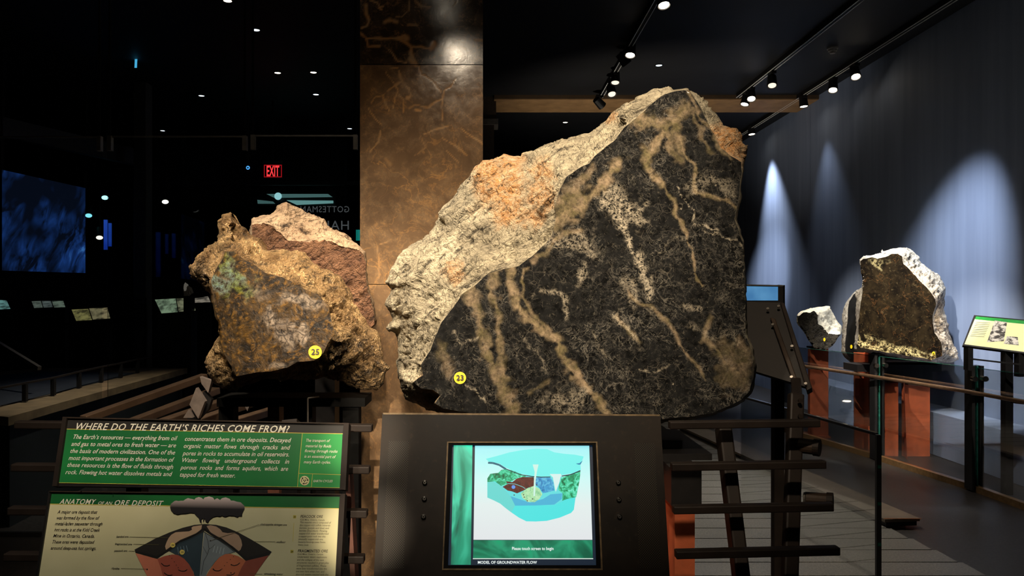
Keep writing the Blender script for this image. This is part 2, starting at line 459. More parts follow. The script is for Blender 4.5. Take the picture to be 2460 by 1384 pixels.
fl = MB().box(-9, 5.0, -11, 22, -.12, 0).struct('floor', M['terrazzo'])
MB().box(-9, 5.0, -11, 22, CEIL, CEIL + .1).struct('ceiling', M['ceiling'])
MB().box(-9.1, -9, -11, 22, 0, CEIL).struct('wall_left', M['darkwall'])
MB().box(-9, 5.0, 22, 22.1, 0, CEIL).struct('wall_back', M['darkwall'])
MB().box(-9, 5.0, -11.1, -11, 0, CEIL).struct('wall_front', M['darkwall'])
wr = MB().box(WALL_X + .02, 5.0, -11, 22, 0, CEIL).struct('wall_right', M['darkwall'])
for y0, y1 in ((-11, 4.2), (4.21, 11.49), (11.5, 21.9)):
    MB().box(WALL_X, WALL_X + .02, y0, y1, 0, CEIL).build('panel', M['wall'], wr)

# floor planks in the walkway behind the kiosk (the far ones melt into the slab)
y = 3.9; k_ = 0
while y < 9.6:
    x0 = 1.05 - .02 * (y - 4)
    x1 = 2.66 - (y - 5.2) * .105
    MB().box(x0, x1, y + .006, y + .219, 0.0, .012).build('plank', M['plank'], fl)
    y += .225; k_ += 1

# ---------------------------------------------------------------- stone column
D_COL = 3.6
def col_mat(name, dark, mid, light, vein, vein2):
    k = NT(name); v = k.obj(); w_ = k.warp(v, 5, .12)
    n = k.noise(w_, 3.2, 7, .62); n2 = k.noise(w_, 16, 7, .68); ed = k.voro(w_, 9); ed2 = k.voro(k.warp(v, 14, .06), 22)
    c = k.mix(k.rng(n, .33, .66), dark, mid); c = k.mix(k.math('MULTIPLY', k.rng(n2, .45, .72), .55), c, light)
    fine = k.math('MULTIPLY', k.ridge(k.noise(w_, 7, 6, .62, .6), .018), k.rng(n, .45, .62)); c = k.mix(k.math('MULTIPLY', fine, .55), c, vein)
    fine2 = k.math('MULTIPLY', k.ridge(k.noise(v, 24, 6, .65, .5), .03), k.rng(n2, .45, .62)); c = k.mix(k.math('MULTIPLY', fine2, .3), c, vein)
    a = k.attr('tan'); c = k.mix(k.math('MULTIPLY', a, k.rng(n2, .25, .55, .55, 1)), c, k.mix(k.rng(n2, .4, .6), vein, vein2))
    k.bump(k.math('SUBTRACT', k.math('MULTIPLY', n2, .6), k.math('MULTIPLY', a, .3)), .03, .01)
    return k.fin(c, k.rng(n2, .3, .7, .07, .14), 0, .35)
cv = Z([(0, 0)], 0, 0, 1)
def Zc(*p): return Z(p, 860, 0, 4.615)
def Zd(*p): return Z(p, 860, 300, 3.459)
col_veins = [
 (Zc((30, 370), (90, 420), (110, 520), (240, 510)), 3.2, 1), (Zc((90, 420), (220, 410), (330, 430), (440, 430), (530, 390)), 3.4, 1),
 (Zc((440, 430), (540, 470), (600, 520), (590, 590), (620, 650), (650, 720)), 4.6, 1), (Zc((600, 520), (700, 520), (780, 545), (830, 490)), 4, 1),
 (Zc((800, 540), (850, 470)), 8, 1), (Zc((470, 430), (540, 420)), 8, 1), (Zc((600, 660), (620, 690)), 8, 1),
 (Zc((350, 560), (400, 620), (450, 690), (540, 700)), 2.2, 1), (Zc((300, 790), (380, 900), (440, 1000), (400, 1080), (390, 1200)), 2, 1),
 (Zc((440, 1040), (510, 1110), (500, 1240)), 2.2, 1), (Zc((400, 940), (330, 1000), (270, 1060), (190, 1090), (150, 1150)), 2.4, 1),
 (Zc((260, 1060), (300, 1140), (350, 1230)), 2, 1), (Zc((520, 950), (580, 990), (590, 1080)), 2, 1), (Zc((555, 1080), (575, 1080)), 5, 1),
 (Zc((460, 820), (480, 900), (400, 940)), 4, 1), (Zc((370, 750), (440, 750), (460, 820)), 2, 1),
 (Zc((680, 740), (700, 830), (760, 850), (840, 910), (930, 1010)), 2.2, 1), (Zc((1080, 880), (1030, 960), (960, 1000), (940, 1090), (850, 1120)), 2.6, .9),
 (Zc((940, 1090), (930, 1200), (940, 1340)), 2.2, .8), (Zc((120, 1200), (180, 1280), (260, 1370)), 1.8, 1),
 (Zc((100, 50), (80, 150), (110, 220), (90, 280), (40, 310)), 4, 1), (Zc((300, 240), (420, 250)), 6, 1), (Zc((640, 1215), (690, 1220)), 4, 1),
 (Zc((560, 1200), (640, 1160), (780, 1180), (840, 1130)), 3, .6), (Zc((150, 0), (230, 30), (260, 110), (230, 90), (280, 70)), 2, 1),
 (Zc((570, 0), (575, 120), (480, 200), (400, 190)), 1.6, .7), (Zc((640, 0), (700, 60), (800, 60)), 4, .6), (Zc((1300, 440), (1370, 440)), 4, 1),
 (Zc((1060, 70), (1100, 20)), 2, .8), (Zc((570, 285), (660, 285)), 2.5, .8),
 (Zd((180, 40), (165, 130), (90, 220)), 2, .8), (Zd((230, 290), (270, 340)), 5, .5), (Zd((545, 80), (640, 40), (740, 10)), 2.6, .9),
 (Zd((850, 20), (930, 80), (1000, 130), (1030, 165)), 2.2, 1), (Zd((700, 110), (820, 180), (900, 255)), 2, .8), (Zd((150, 1000), (165, 1080), (180, 1260)), 2, .6),
 (Zd((180, 990), (260, 970)), 2, .7), (Zd((520, 90), (560, 190), (470, 250)), 1.5, .5), (Zd((740, 220), (830, 310)), 2, .6)]
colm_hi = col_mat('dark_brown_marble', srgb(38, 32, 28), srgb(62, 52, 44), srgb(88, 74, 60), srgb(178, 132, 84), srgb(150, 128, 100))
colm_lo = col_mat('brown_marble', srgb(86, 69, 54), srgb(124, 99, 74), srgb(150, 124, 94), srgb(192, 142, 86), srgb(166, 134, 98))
X0, X1 = (865 - PX) / F * D_COL, (1160 - PX) / F * D_COL
colt = thing('stone_column', ((X0 + X1) / 2, D_COL + .28, 0), 'square brown marble column with tan veins behind the two nearest big rocks', 'column')
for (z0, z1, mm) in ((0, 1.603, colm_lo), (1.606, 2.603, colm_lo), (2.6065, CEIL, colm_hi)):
    st = .0065 if z0 > 0 else .014
    nx = int((X1 - X0) / st) + 1; ze = min(z1, 3.0); nz = int((ze - z0) / st) + 1
    gx, gz = np.meshgrid(np.linspace(X0, X1, nx), np.linspace(z0, ze, nz))
    V = np.c_[gx.ravel(), np.full(gx.size, D_COL), gz.ravel()]
    idx = np.arange(nx * nz).reshape(nz, nx)
    q = np.stack([idx[:-1, :-1], idx[:-1, 1:], idx[1:, 1:], idx[1:, :-1]], -1).reshape(-1, 4)
    B = [(X0, D_COL, z0), (X1, D_COL, z0), (X1, D_COL + .56, z0), (X0, D_COL + .56, z0), (X0, D_COL, z1), (X1, D_COL, z1), (X1, D_COL + .56, z1), (X0, D_COL + .56, z1), (X0, D_COL, ze), (X1, D_COL, ze)]
    nb = len(V); V = np.vstack([V, np.array(B)])
    fs = [tuple(f) for f in q.tolist()] + [tuple(nb + i for i in f) for f in ((3, 2, 1, 0), (4, 5, 6, 7), (1, 2, 6, 5), (2, 3, 7, 6), (3, 0, 4, 7))]
    if ze < z1: fs.append(tuple(nb + i for i in (8, 9, 5, 4)))
    sl = obj('slab', V, fs, mm, colt)
    UV = np.c_[PX + V[:, 0] * F / D_COL, PY - (V[:, 2] - EYE) * F / D_COL]
    mk = vein_mask(UV, col_veins, 5, 5.0)
    if z0 > 2: mk = np.maximum(mk, 0)
    paint(sl, 'tan', mk)
MB().box(X0 + .002, X1 - .002, D_COL + .004, D_COL + .55, 1.59, 2.62).build('core', M['blackmat'], colt)

# ---------------------------------------------------------------- beam, pilaster
bt = thing('ceiling_beam', (2.4, 11.55, 4.33), 'tan wooden soffit beam under the black ceiling behind the big rock', 'beam')
MB().box(.1, WALL_X - .003, 11.2, 11.98, 4.335, CEIL - .001).build('soffit_board', M['wood'], bt, bevel=.004)
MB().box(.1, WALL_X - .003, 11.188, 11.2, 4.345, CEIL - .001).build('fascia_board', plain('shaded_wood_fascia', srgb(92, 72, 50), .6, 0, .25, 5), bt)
pt_ = thing('dark_pilaster', (.03, 11.4, 0), 'dark narrow pilaster with stepped capital carrying the wooden beam', 'column')
MB().box(-.08, .10, 11.3, 11.6, 0, 4.0).build('shaft', plain('umber_stone', srgb(58, 46, 34), .6, 0, .3), pt_)
MB().box(-.08, .16, 11.26, 11.64, 4.0, 4.08).build('capital', plain('grey_stone_capital', srgb(90, 84, 76), .6), pt_)
MB().box(-.08, .13, 11.28, 11.62, 4.08, CEIL - .001).build('block', plain('umber_stone_block', srgb(70, 56, 42), .6), pt_)

up_ = thing('added_uplight', (1.5, 10.0, 0), 'added unseen floor uplight behind the big rock washing the wooden beam', 'spotlight')  # uplight added out of sight to brighten the wooden beam
MB().lathe((1.5, 10.0, 0.0), (1.5, 10.0, 1), [(0, .09), (.03, .09), (.05, .06), (.14, .06), (.14, .05)]).build('can', M['black'], up_)
MB().tube((1.5, 10.0, .135), (1.5, 10.0, .143), .045).build('lens', M['lamp'], up_)
l = bpy.data.lights.new('beam', 'SPOT'); l.energy = 320; l.color = (1, .9, .75); l.spot_size = math.radians(75); l.spot_blend = .8; l.shadow_soft_size = .04
o = bpy.data.objects.new('beam', l); C.objects.link(o); o.parent = up_; o.location = (0, 0, .16); o.rotation_euler = Vector((.25, .36, 1)).to_track_quat('-Z', 'Y').to_euler()

# ---------------------------------------------------------------- track lighting
ZT = CEIL - .06
def track(X, y0, y1, label):
    t = thing('light_track', (X, (y0 + y1) / 2, ZT), label, 'light track', 'ceiling light tracks')
    MB().box(X - .022, X + .022, y0, y1, ZT, CEIL - .001).build('rail_body', M['black'], t)
    for s in (-1, 1):
        MB().box(X + s * .022 - .004, X + s * .022 + .004, y0, y1, ZT - .006, ZT).build('rail_lip', M['trackgrey'], t)
track(1.6, 3.5, 11.1, 'thin grey ceiling track nearest the big rock, running above its peak')
track(3.52, 2.5, 11.1, 'thin grey ceiling track midway between the big rock and the blue wall')
track(4.40, 2.5, 18.0, 'thin grey ceiling track closest to the blue wall')
track(-.365, -2.2, .8, 'ceiling track above the viewer that lights the big rock and column')
lens_dim = glow('unlit_lamp_lens', (1, .86, .68), 1.2)
def lamp(px, py, label, target=None, W=0, col=(1, .85, .66), size=50, blend=.5, loc=None, on=True, rad=.035, lens=None, tx=None):
    """a track spotlight: stem, can, lens and its own light"""
    if loc is None:
        D = tx * F / (px - PX); loc = at(px, py, D)
    L = Vector(loc)
    tgt = Vector(target) if target is not None else L + Vector((random.uniform(-.3, .3), random.uniform(-.6, -.1), -1))
    d = (tgt - L).normalized()
    t = thing('track_spotlight', L, label, 'spotlight', 'track spotlights')
    MB().tube(L - d * .135, L - d * .012, .052, .060).build('can', M['black'], t)
    MB().lathe(L - d * .02, L + d, [(0, .060), (.03, .062), (.03, .055), (.016, .052)]).build('rim', M['black'], t)
    MB().tube(L - d * .016, L + d * .004, .047).build('lens', lens or (M['lamp'] if on else lens_dim), t)
    top = L - d * .09
    MB().bar(top, (top.x, top.y, CEIL - .09), .03, .018, up=(0, 1, 0)).build('stem', M['black'], t)
    MB().box(top.x - .03, top.x + .03, top.y - .07, top.y + .07, CEIL - .10, CEIL - .067).build('gear_box', M['black'], t)
    if W:
        l = bpy.data.lights.new('beam', 'SPOT'); l.energy = W; l.color = col; l.spot_size = math.radians(size); l.spot_blend = blend; l.shadow_soft_size = rad
        o = bpy.data.objects.new('beam', l); C.objects.link(o); o.parent = t
        o.location = d * .025; o.rotation_euler = d.to_track_quat('-Z', 'Y').to_euler()
    return t
WARM = (1, .82, .60); NEUT = (1, .93, .82); COOL = (.86, .92, 1.0)
random.seed(3)
# lamps over the viewer (above the frame)
lamp(0, 0, 'spotlight behind the viewer aimed at the big dark rock', (.15, 2.6, 1.75), 560, WARM, 34, .6, loc=(-.325, -1.02, 4.12), rad=.075)
lamp(0, 0, 'spotlight over the viewer aimed at the golden ore rock', (-.95, 2.7, 1.5), 380, WARM, 34, .6, loc=(-.37, .02, 4.12))
lamp(0, 0, 'spotlight above right of the viewer aimed at the big rock summit', (.30, 2.6, 2.0), 260, WARM, 26, .7, loc=(1.55, 1.1, 4.1))
lamp(0, 0, 'spotlight above left of the viewer aimed at the green sign panels', (-.58, 1.9, 1.1), 125, NEUT, 30, .7, loc=(-.365, .5, 4.12))
lamp(0, 0, 'spotlight high left of the column washing its lower face', (-.45, 3.6, .7), 420, WARM, 26, .5, loc=(-1.9, 1.9, 4.1))
lamp(0, 0, 'spotlight over the left rocks lighting the brown boulder top', (-.7, 3.0, 1.8), 170, NEUT, 36, .6, loc=(-1.3, 2.0, 4.1))
lamp(0, 0, 'spotlight left of the viewer raking the pale flank of the big rock', (-.05, 2.75, 1.75), 420, WARM, 30, .6, loc=(-1.25, .7, 4.1))
lamp(0, 0, 'added unseen spotlight high above the pale flank of the big rock', (.0, 2.85, 1.7), 330, WARM, 44, .6, loc=(-.05, 2.05, 4.1))  # added for steep light that deepens the crevices
lamp(0, 0, 'added unseen spotlight high above the golden ore rock', (-.85, 2.75, 1.5), 200, WARM, 30, .6, loc=(-.85, 2.1, 4.1))  # added for steeper light on the ore crust
for zz, nm, yy in ((.98, 'knee', -8.2), (.74, 'shin', -8.5), (.50, 'foot', -8.8)):
    lamp(0, 0, 'distant spotlight far behind the viewer aimed at the %s of the column' % nm, (-.475, 3.6, zz), 8000, WARM, 1.3, 1.0, loc=(-.475 + .106 * (3.6 - yy), yy, 4.1), rad=.02)
# track A
lamp(1595, 12, 'bright spotlight cut by the top edge of the picture', (1.9, 5.6, 0), 800, NEUT, 60, .9, tx=1.6)
lamp(1514, 132, 'upper spotlight of the close pair above the big rock', None, tx=1.6)
lamp(1505, 152, 'brightest spotlight of the close pair above the big rock', (4.5, 10.1, .7), 700, NEUT, 30, .9, tx=1.6)
lamp(1478, 198, 'single dim spotlight between the close pair and the wooden beam', None, on=False, tx=1.6)
lamp(1470, 226, 'dark spotlight overlapping the wooden beam left of the summit', None, on=False, tx=1.6)
lamp(1446, 254, 'lit spotlight hanging lowest over the wooden beam left of the summit', (4.7, 13.2, 1.7), 1100, COOL, 26, 1.0, tx=1.6)
# track B
lamp(1789, 250, 'left spotlight of the pair in front of the beam right of the summit', None, tx=3.52)
lamp(1805, 237, 'right spotlight of the pair in front of the beam right of the summit', (2.9, 8.2, 0), 180, NEUT, 50, tx=3.52)
lamp(1855, 205, 'unlit black spotlight hanging from the middle ceiling track', None, on=False, tx=3.52)
# track C
lamp(2056, 184, 'spotlight nearest the viewer on the track beside the blue wall', (4.1, 7.6, 1.1), 260, COOL, 30, .8, tx=4.40)
lamp(2001, 216, 'second spotlight from the viewer on the track beside the blue wall', (3.72, 8.7, 1.2), 620, NEUT, 20, .7, tx=4.40)
lamp(1931, 255, 'spotlight by the right end of the wooden beam', (4.6, 10.6, .2), 40, COOL, 60, .9, tx=4.40)
lamp(1806, 322, 'lone spotlight hanging beyond the wooden beam against dark blue', (4.6, 12.6, .4), 560, COOL, 62, 1.0, tx=4.40)
lamp(0, 0, 'spotlight just above the frame washing the blue wall behind the brown cut stone', (4.7, 8.3, .95), 850, COOL, 46, .95, loc=(3.52, 6.75, 4.12))
lamp(0, 0, 'added unseen spotlight above the frame aimed straight at the rust pedestals', (3.95, 7.7, .6), 900, WARM, 26, .6, loc=(3.52, 5.3, 4.1))  # extra lamp added to brighten the rust pedestals
# lamp that throws the stones' shadows on the wall
lamp(0, 0, 'spotlight above the walkway aimed at the rust pedestals', (4.05, 7.6, .75), 1500, NEUT, 30, .5, loc=(1.6, 5.2, 4.1))
lamp(0, 0, 'spotlight above the walkway aimed at the small information panel', (4.0, 6.2, 1.4), 650, NEUT, 22, .6, loc=(3.52, 4.4, 4.1))
# ---------------------------------------------------------------- the big breccia slab
def Zb(*p): return Z(p, 900, 180, 1.648)
def Zo(*p): return Z(p, 430, 460, 2.517)
def Zr(*p): return Z(p, 2040, 580, 4.325)
def Zs(*p): return Z(p, 1880, 700, 6.92)
sil = Zb((45, 825), (70, 760), (110, 695), (200, 640), (245, 580), (250, 545), (300, 490), (330, 450), (365, 400), (395, 360), (430, 335), (510, 322), (580, 322), (590, 305), (640, 290), (720, 255), (800, 245), (850, 230), (905, 190), (935, 155), (980, 115), (1040, 85), (1110, 58), (1160, 47), (1180, 62), (1240, 52), (1275, 70), (1310, 105), (1345, 150), (1385, 200), (1430, 215), (1452, 240), (1455, 262), (1472, 280), (1468, 310), (1462, 345), (1465, 370), (1455, 430), (1448, 500), (1440, 540), (1432, 570), (1450, 620), (1466, 660), (1468, 740), (1475, 830), (1475, 900), (1478, 960), (1480, 1030), (1500, 1080), (1510, 1130), (1507, 1210), (1495, 1260), (1470, 1290), (1420, 1320), (1350, 1350), (1250, 1368), (1130, 1380), (900, 1385), (600, 1385), (350, 1355), (250, 1335), (170, 1312), (120, 1285), (105, 1240), (95, 1180), (88, 1130), (100, 1080), (90, 1030), (55, 1000), (75, 980), (60, 930), (45, 910), (60, 880), (65, 850))
cut = Zb((1247, 60), (1280, 110), (1310, 170), (1345, 240), (1370, 290), (1410, 320), (1452, 347), (1455, 390), (1446, 450), (1440, 500), (1432, 540), (1425, 570), (1442, 620), (1457, 660), (1460, 740), (1466, 830), (1466, 900), (1468, 960), (1470, 1030), (1490, 1080), (1500, 1130), (1496, 1210), (1484, 1252), (1456, 1282), (1406, 1310), (1340, 1338), (1240, 1354), (1130, 1362), (900, 1366), (600, 1366), (420, 1345), (270, 1322), (240, 1300), (258, 1270), (230, 1248), (185, 1240), (155, 1215), (190, 1190), (185, 1150), (215, 1100), (240, 1040), (265, 980), (310, 920), (345, 870), (400, 830), (450, 785), (510, 770), (570, 755), (620, 720), (680, 665), (705, 630), (715, 590), (720, 560), (715, 520), (725, 480), (740, 440), (760, 405), (800, 375), (850, 350), (870, 325), (900, 300), (950, 260), (985, 210), (1025, 180), (1060, 150), (1100, 110), (1150, 78), (1200, 64))
veins = [(Zb((1245, 120), (1200, 190), (1140, 230), (1090, 300), (1080, 350), (1110, 400), (1140, 440)), 13, .9),
 (Zb((1060, 170), (1120, 200), (1190, 190), (1240, 130)), 22, .75), (Zb((1150, 210), (1160, 290), (1200, 340)), 14, .7), (Zb((1220, 150), (1190, 240), (1215, 300)), 13, .75),
 (Zb((970, 355), (910, 420), (840, 480), (760, 550), (710, 600)), 16, .9), (Zb((780, 470), (740, 540), (720, 600)), 28, .7), (Zb((860, 380), (800, 440)), 10, .6),
 (Zb((1205, 260), (1230, 330), (1265, 400), (1265, 450), (1310, 480), (1380, 500), (1435, 535)), 4.2, .9),
 (Zb((1140, 440), (1190, 480), (1200, 560), (1240, 640), (1265, 720), (1270, 800), (1300, 840)), 4.2, .85),
 (Zb((545, 770), (545, 850), (580, 930), (640, 990), (720, 1060), (770, 1140), (830, 1230), (900, 1310), (930, 1350)), 12, .95),
 (Zb((380, 850), (400, 950), (430, 1060), (470, 1150), (520, 1240), (540, 1340)), 17, .72), (Zb((490, 780), (470, 880), (490, 940), (480, 1040), (500, 1150), (530, 1300)), 11, .7),
 (Zb((590, 770), (590, 870), (620, 940), (700, 1020)), 5, .8), (Zb((1000, 850), (1080, 910), (1150, 970), (1200, 1060), (1260, 1120), (1320, 1200)), 5, .7),
 (Zb((1325, 950), (1310, 1040), (1370, 1130), (1440, 1200)), 8, .7), (Zb((1400, 1100), (1410, 1200)), 34, .42), (Zb((1460, 1080), (1450, 1220)), 20, .4),
 (Zb((800, 600), (700, 680), (620, 730)), 8, .7), (Zb((960, 960), (1050, 1060)), 7, .6), (Zb((700, 1210), (600, 1260)), 5, .5), (Zb((270, 1080), (290, 1180)), 14, .4), (Zb((1255, 60), (1300, 180), (1400, 330)), 6, .7),
 (Zb((1265, 140), (1300, 260), (1330, 300)), 6, .6)]
whites = [(Zb((890, 510), (960, 560), (1010, 640), (1040, 730), (1070, 830), (1090, 900)), 14, .95), (Zb((930, 500), (1050, 540)), 26, .75), (Zb((800, 620), (850, 700), (700, 640)), 22, .5),
 (Zb((1200, 460), (1250, 520), (1280, 570), (1340, 600)), 2.2, 1), (Zb((960, 960), (1050, 1060)), 9, .7), (Zb((1300, 600), (1460, 665)), 1.8, .8), (Zb((1060, 1150), (1190, 1130)), 2, .6),
 (Zb((650, 850), (740, 900), (740, 950)), 10, .6), (Zb((700, 1280), (800, 1270), (780, 1330)), 20, .5), (Zb((1230, 900), (1300, 920)), 10, .5), (Zb((1330, 420), (1420, 470)), 8, .4), (Zb((1270, 450), (1400, 430)), 20, .35),
 (Zb((300, 1010), (350, 1060), (400, 1020)), 4, .5), (Zb((850, 1000), (920, 1130)), 4, .35), (Zb((560, 1000), (640, 1100), (700, 1200)), 3, .4), (Zb((1100, 700), (1250, 640)), 3, .35), (Zb((820, 780), (840, 790)), 14, .55),
 (Zb((370, 1220), (430, 1290)), 2.5, .7), (Zb((1000, 800), (1010, 900)), 14, .5), (Zb((1250, 1000), (1420, 1060)), 10, .3)]
k = NT('polished_black_breccia'); v = k.obj(); w_ = k.warp(v, 16, .035)
wide = k.noise(v, 5, 4); n = k.noise(w_, 22, 6, .65); fine = k.noise(w_, 90, 5, .7)
e1 = k.voro(w_, 30); e2 = k.voro(k.warp(v, 40, .02), 68); f1 = k.voro(w_, 40, 'F1')
rid = k.ridge(k.noise(w_, 26, 6, .68, .8), .022); rid2 = k.ridge(k.noise(v, 60, 5, .65, .6), .035); dens = k.rng(wide, .38, .64, .12, 1.0)
net = k.math('MULTIPLY', k.math('MULTIPLY', rid, k.rng(n, .36, .6)), dens); net2 = k.math('MULTIPLY', k.math('MULTIPLY', rid2, k.rng(fine, .36, .6)), dens)
wh, ta = k.attr('white'), k.attr('tan')
c = k.mix(k.rng(f1, .1, .7), srgb(12, 12, 12), srgb(27, 27, 27)); c = k.mix(k.math('MULTIPLY', k.math('MULTIPLY', k.rng(e1, .04, 0), k.rng(n, .5, .6)), .5), c, srgb(96, 90, 80))
c = k.mix(k.math('MULTIPLY', net2, .40), c, srgb(100, 97, 92)); c = k.mix(k.math('MULTIPLY', net, .6), c, srgb(146, 140, 128))
c = k.mix(k.math('MULTIPLY', k.rng(fine, .6, .72), .35), c, srgb(130, 122, 108))
c = k.mix(k.math('MULTIPLY', k.math('MULTIPLY', ta, k.rng(fine, .34, .6, .35, 1)), .92), c, k.mix(k.rng(n, .38, .6), srgb(112, 102, 72), srgb(154, 134, 108)))
c = k.mix(k.math('MULTIPLY', wh, k.math('MAXIMUM', k.math('MULTIPLY', k.rng(fine, .46, .62), .8), k.math('MULTIPLY', rid2, .9))), c, srgb(190, 178, 156))
M['breccia'] = k.fin(c, .10, 0, .3)
k.bump(k.math('ADD', k.math('MULTIPLY', fine, .3), ta), .04, .003)
M['limestone'] = rough_stone('rough_grey_tan_stone', srgb(46, 40, 32), srgb(148, 138, 116), srgb(196, 184, 156), srgb(196, 138, 78), 1.0, 0, .85, .9)
def A_big(UV):
    u = UV[:, 0]
    return np.where(u < 1500, .46, .16)
rock_b, pl_b = make_rock('breccia_boulder', 'huge black veined breccia rock with pale rough top left flank, numbered 23', sil, cut, 3.6, 2.50, .00032, 0.00002, A_big, .42, M['limestone'], M['breccia'], .032, seed=4,
  stains=[(Zb((480, 420))[0], 62, 1), (Zb((520, 520))[0], 45, .9), (Zb((640, 470))[0], 34, .8), (Zb((620, 545))[0], 26, .8), (Zb((1400, 285))[0], 50, 1), (Zb((1430, 230))[0], 40, 1), (Zb((935, 170))[0], 18, .7), (Zb((310, 780))[0], 26, .7), (Zb((520, 345))[0], 40, .9), (Zb((210, 1260))[0], 36, .6), (Zb((660, 370))[0], 26, .8)],
  veins=veins, whites=whites, jit=2.6)
def sticker(pl, c, r, num, parent, thin=1.0):
    if num:
        s = pl.disc('number_sticker', c, r, M['sticker'], parent, .004, sq=thin)
        put_text(pl, num, (c[0] - r * .62, c[1] + r * .38), (c[0] + r * .62, c[1] + r * .38), r * .85, M['black_ink'], s, 'number', bold=.03, off=.007)
    else:
        s = pl.disc('number_sticker', c, r, M['sticker'], parent, .004, sq=thin)
    return s
ORG_fix = None
sticker(pl_b, (1105, 908), 14.5, '23', rock_b)

# ---------------------------------------------------------------- golden ore rock
sil = Zo((70, 455), (110, 400), (170, 350), (235, 295), (245, 230), (235, 180), (260, 140), (310, 118), (345, 145), (350, 185), (395, 200), (425, 240), (500, 270), (535, 335), (650, 335), (760, 370), (800, 410), (870, 450), (960, 490), (1010, 540), (1050, 610), (1060, 670), (1100, 740), (1160, 800), (1200, 860), (1225, 930), (1240, 1000), (1275, 1070), (1240, 1110), (1235, 1160), (1190, 1195), (1100, 1205), (1020, 1180), (950, 1150), (850, 1140), (760, 1150), (650, 1155), (560, 1145), (490, 1150), (420, 1180), (330, 1215), (270, 1200), (220, 1160), (170, 1090), (165, 1040), (190, 980), (240, 880), (230, 780), (200, 680), (185, 620), (140, 580), (100, 540), (75, 490))
cut = Zo((280, 360), (330, 360), (380, 400), (450, 440), (520, 490), (620, 520), (690, 550), (760, 590), (850, 630), (900, 690), (920, 780), (940, 860), (900, 920), (870, 980), (820, 1020), (720, 1030), (660, 1060), (560, 1085), (480, 1095), (400, 1110), (350, 1120), (320, 1060), (270, 980), (250, 900), (240, 800), (215, 700), (200, 600), (195, 540), (230, 460), (270, 400))
k = NT('cut_copper_ore'); v = k.obj(); w_ = k.warp(v, 12, .06)
n = k.noise(w_, 14, 6, .65); f = k.noise(w_, 60, 6, .7); ed = k.voro(w_, 34); g = k.noise(v, 7, 4)
c = k.mix(k.rng(n, .38, .6), srgb(24, 19, 14), srgb(66, 48, 22)); c = k.mix(k.math('MULTIPLY', k.rng(f, .52, .66), .75), c, srgb(120, 86, 32)); c = k.mix(k.rng(f, .47, .36), c, srgb(18, 14, 11))
gr = k.attr('tan'); c = k.mix(k.math('MULTIPLY', gr, k.rng(f, .4, .62)), c, k.mix(k.rng(n, .4, .6), srgb(112, 122, 40), srgb(96, 124, 124)))
wh = k.attr('white'); wcol = k.mix(k.rng(n, .4, .6), srgb(150, 134, 116), srgb(100, 88, 76)); crack = k.rng(ed, .09, .02)
c = k.mix(k.math('MULTIPLY', wh, k.rng(f, .36, .52)), c, wcol); c = k.mix(k.math('MULTIPLY', k.math('MULTIPLY', wh, crack), .8), c, srgb(30, 24, 20))
k.bump(k.math('ADD', f, k.math('MULTIPLY', wh, .4)), .35, .006); M['ore_cut'] = k.fin(c, .3, 0, .14)
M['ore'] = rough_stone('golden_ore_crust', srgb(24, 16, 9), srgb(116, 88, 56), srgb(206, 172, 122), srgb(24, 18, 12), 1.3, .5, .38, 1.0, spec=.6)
def dark_low(UV):
    return sstep((UV[:, 1] - (800 + 45 * np.sin(UV[:, 0] / 60.))) / 40.) * sstep((UV[:, 0] - 640) / 80.)
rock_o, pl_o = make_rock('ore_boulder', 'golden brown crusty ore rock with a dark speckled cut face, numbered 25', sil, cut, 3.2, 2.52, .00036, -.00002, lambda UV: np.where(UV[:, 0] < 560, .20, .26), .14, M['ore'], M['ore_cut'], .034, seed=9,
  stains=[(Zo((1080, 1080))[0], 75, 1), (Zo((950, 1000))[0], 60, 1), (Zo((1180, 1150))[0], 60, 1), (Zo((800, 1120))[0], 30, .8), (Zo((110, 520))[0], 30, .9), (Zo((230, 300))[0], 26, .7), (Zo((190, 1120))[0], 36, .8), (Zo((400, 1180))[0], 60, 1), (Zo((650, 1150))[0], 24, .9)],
  veins=[(Zo((280, 480), (360, 540), (240, 560)), 26, 1), (Zo((300, 400), (420, 620)), 14, .6)],
  whites=[(Zo((540, 740), (600, 800), (680, 870)), 24, 1), (Zo((620, 650), (720, 650), (820, 690)), 14, .75), (Zo((720, 830), (750, 890)), 20, .95), (Zo((460, 580), (510, 640)), 12, .45), (Zo((560, 1070), (640, 1060)), 10, .6)], jit=3.0)
sticker(pl_o, (757, 846), 16, '25', rock_o)

# ---------------------------------------------------------------- brown boulder behind it
sil = Zo((435, 170), (450, 155), (500, 150), (560, 138), (600, 90), (660, 65), (720, 90), (800, 135), (880, 165), (930, 210), (1000, 250), (1080, 300), (1130, 360), (1140, 480), (1155, 600), (1190, 720), (1195, 810), (1150, 850), (950, 870), (700, 700), (500, 480), (440, 330), (432, 240))
cut = Zo((440, 200), (520, 190), (600, 230), (660, 290), (740, 300), (840, 300), (920, 290), (1000, 330), (1080, 340), (1120, 380), (1130, 480), (1145, 600), (1180, 720), (1180, 800), (1140, 835), (950, 850), (710, 680), (510, 460), (450, 320))
M['brownrock'] = rough_stone('lit_brown_boulder_top', srgb(34, 24, 18), srgb(150, 124, 98), srgb(186, 160, 130), srgb(60, 40, 26), 1.0, 0, .9, .7)  # paler copy of the stone: its lit top put into the colour
M['brownrock2'] = rough_stone('reddish_brown_broken_face', srgb(22, 14, 10), srgb(92, 62, 44), srgb(130, 94, 68), srgb(60, 40, 26), 1.2, 0, .85, .9)  # darker copy of that stone for the face below
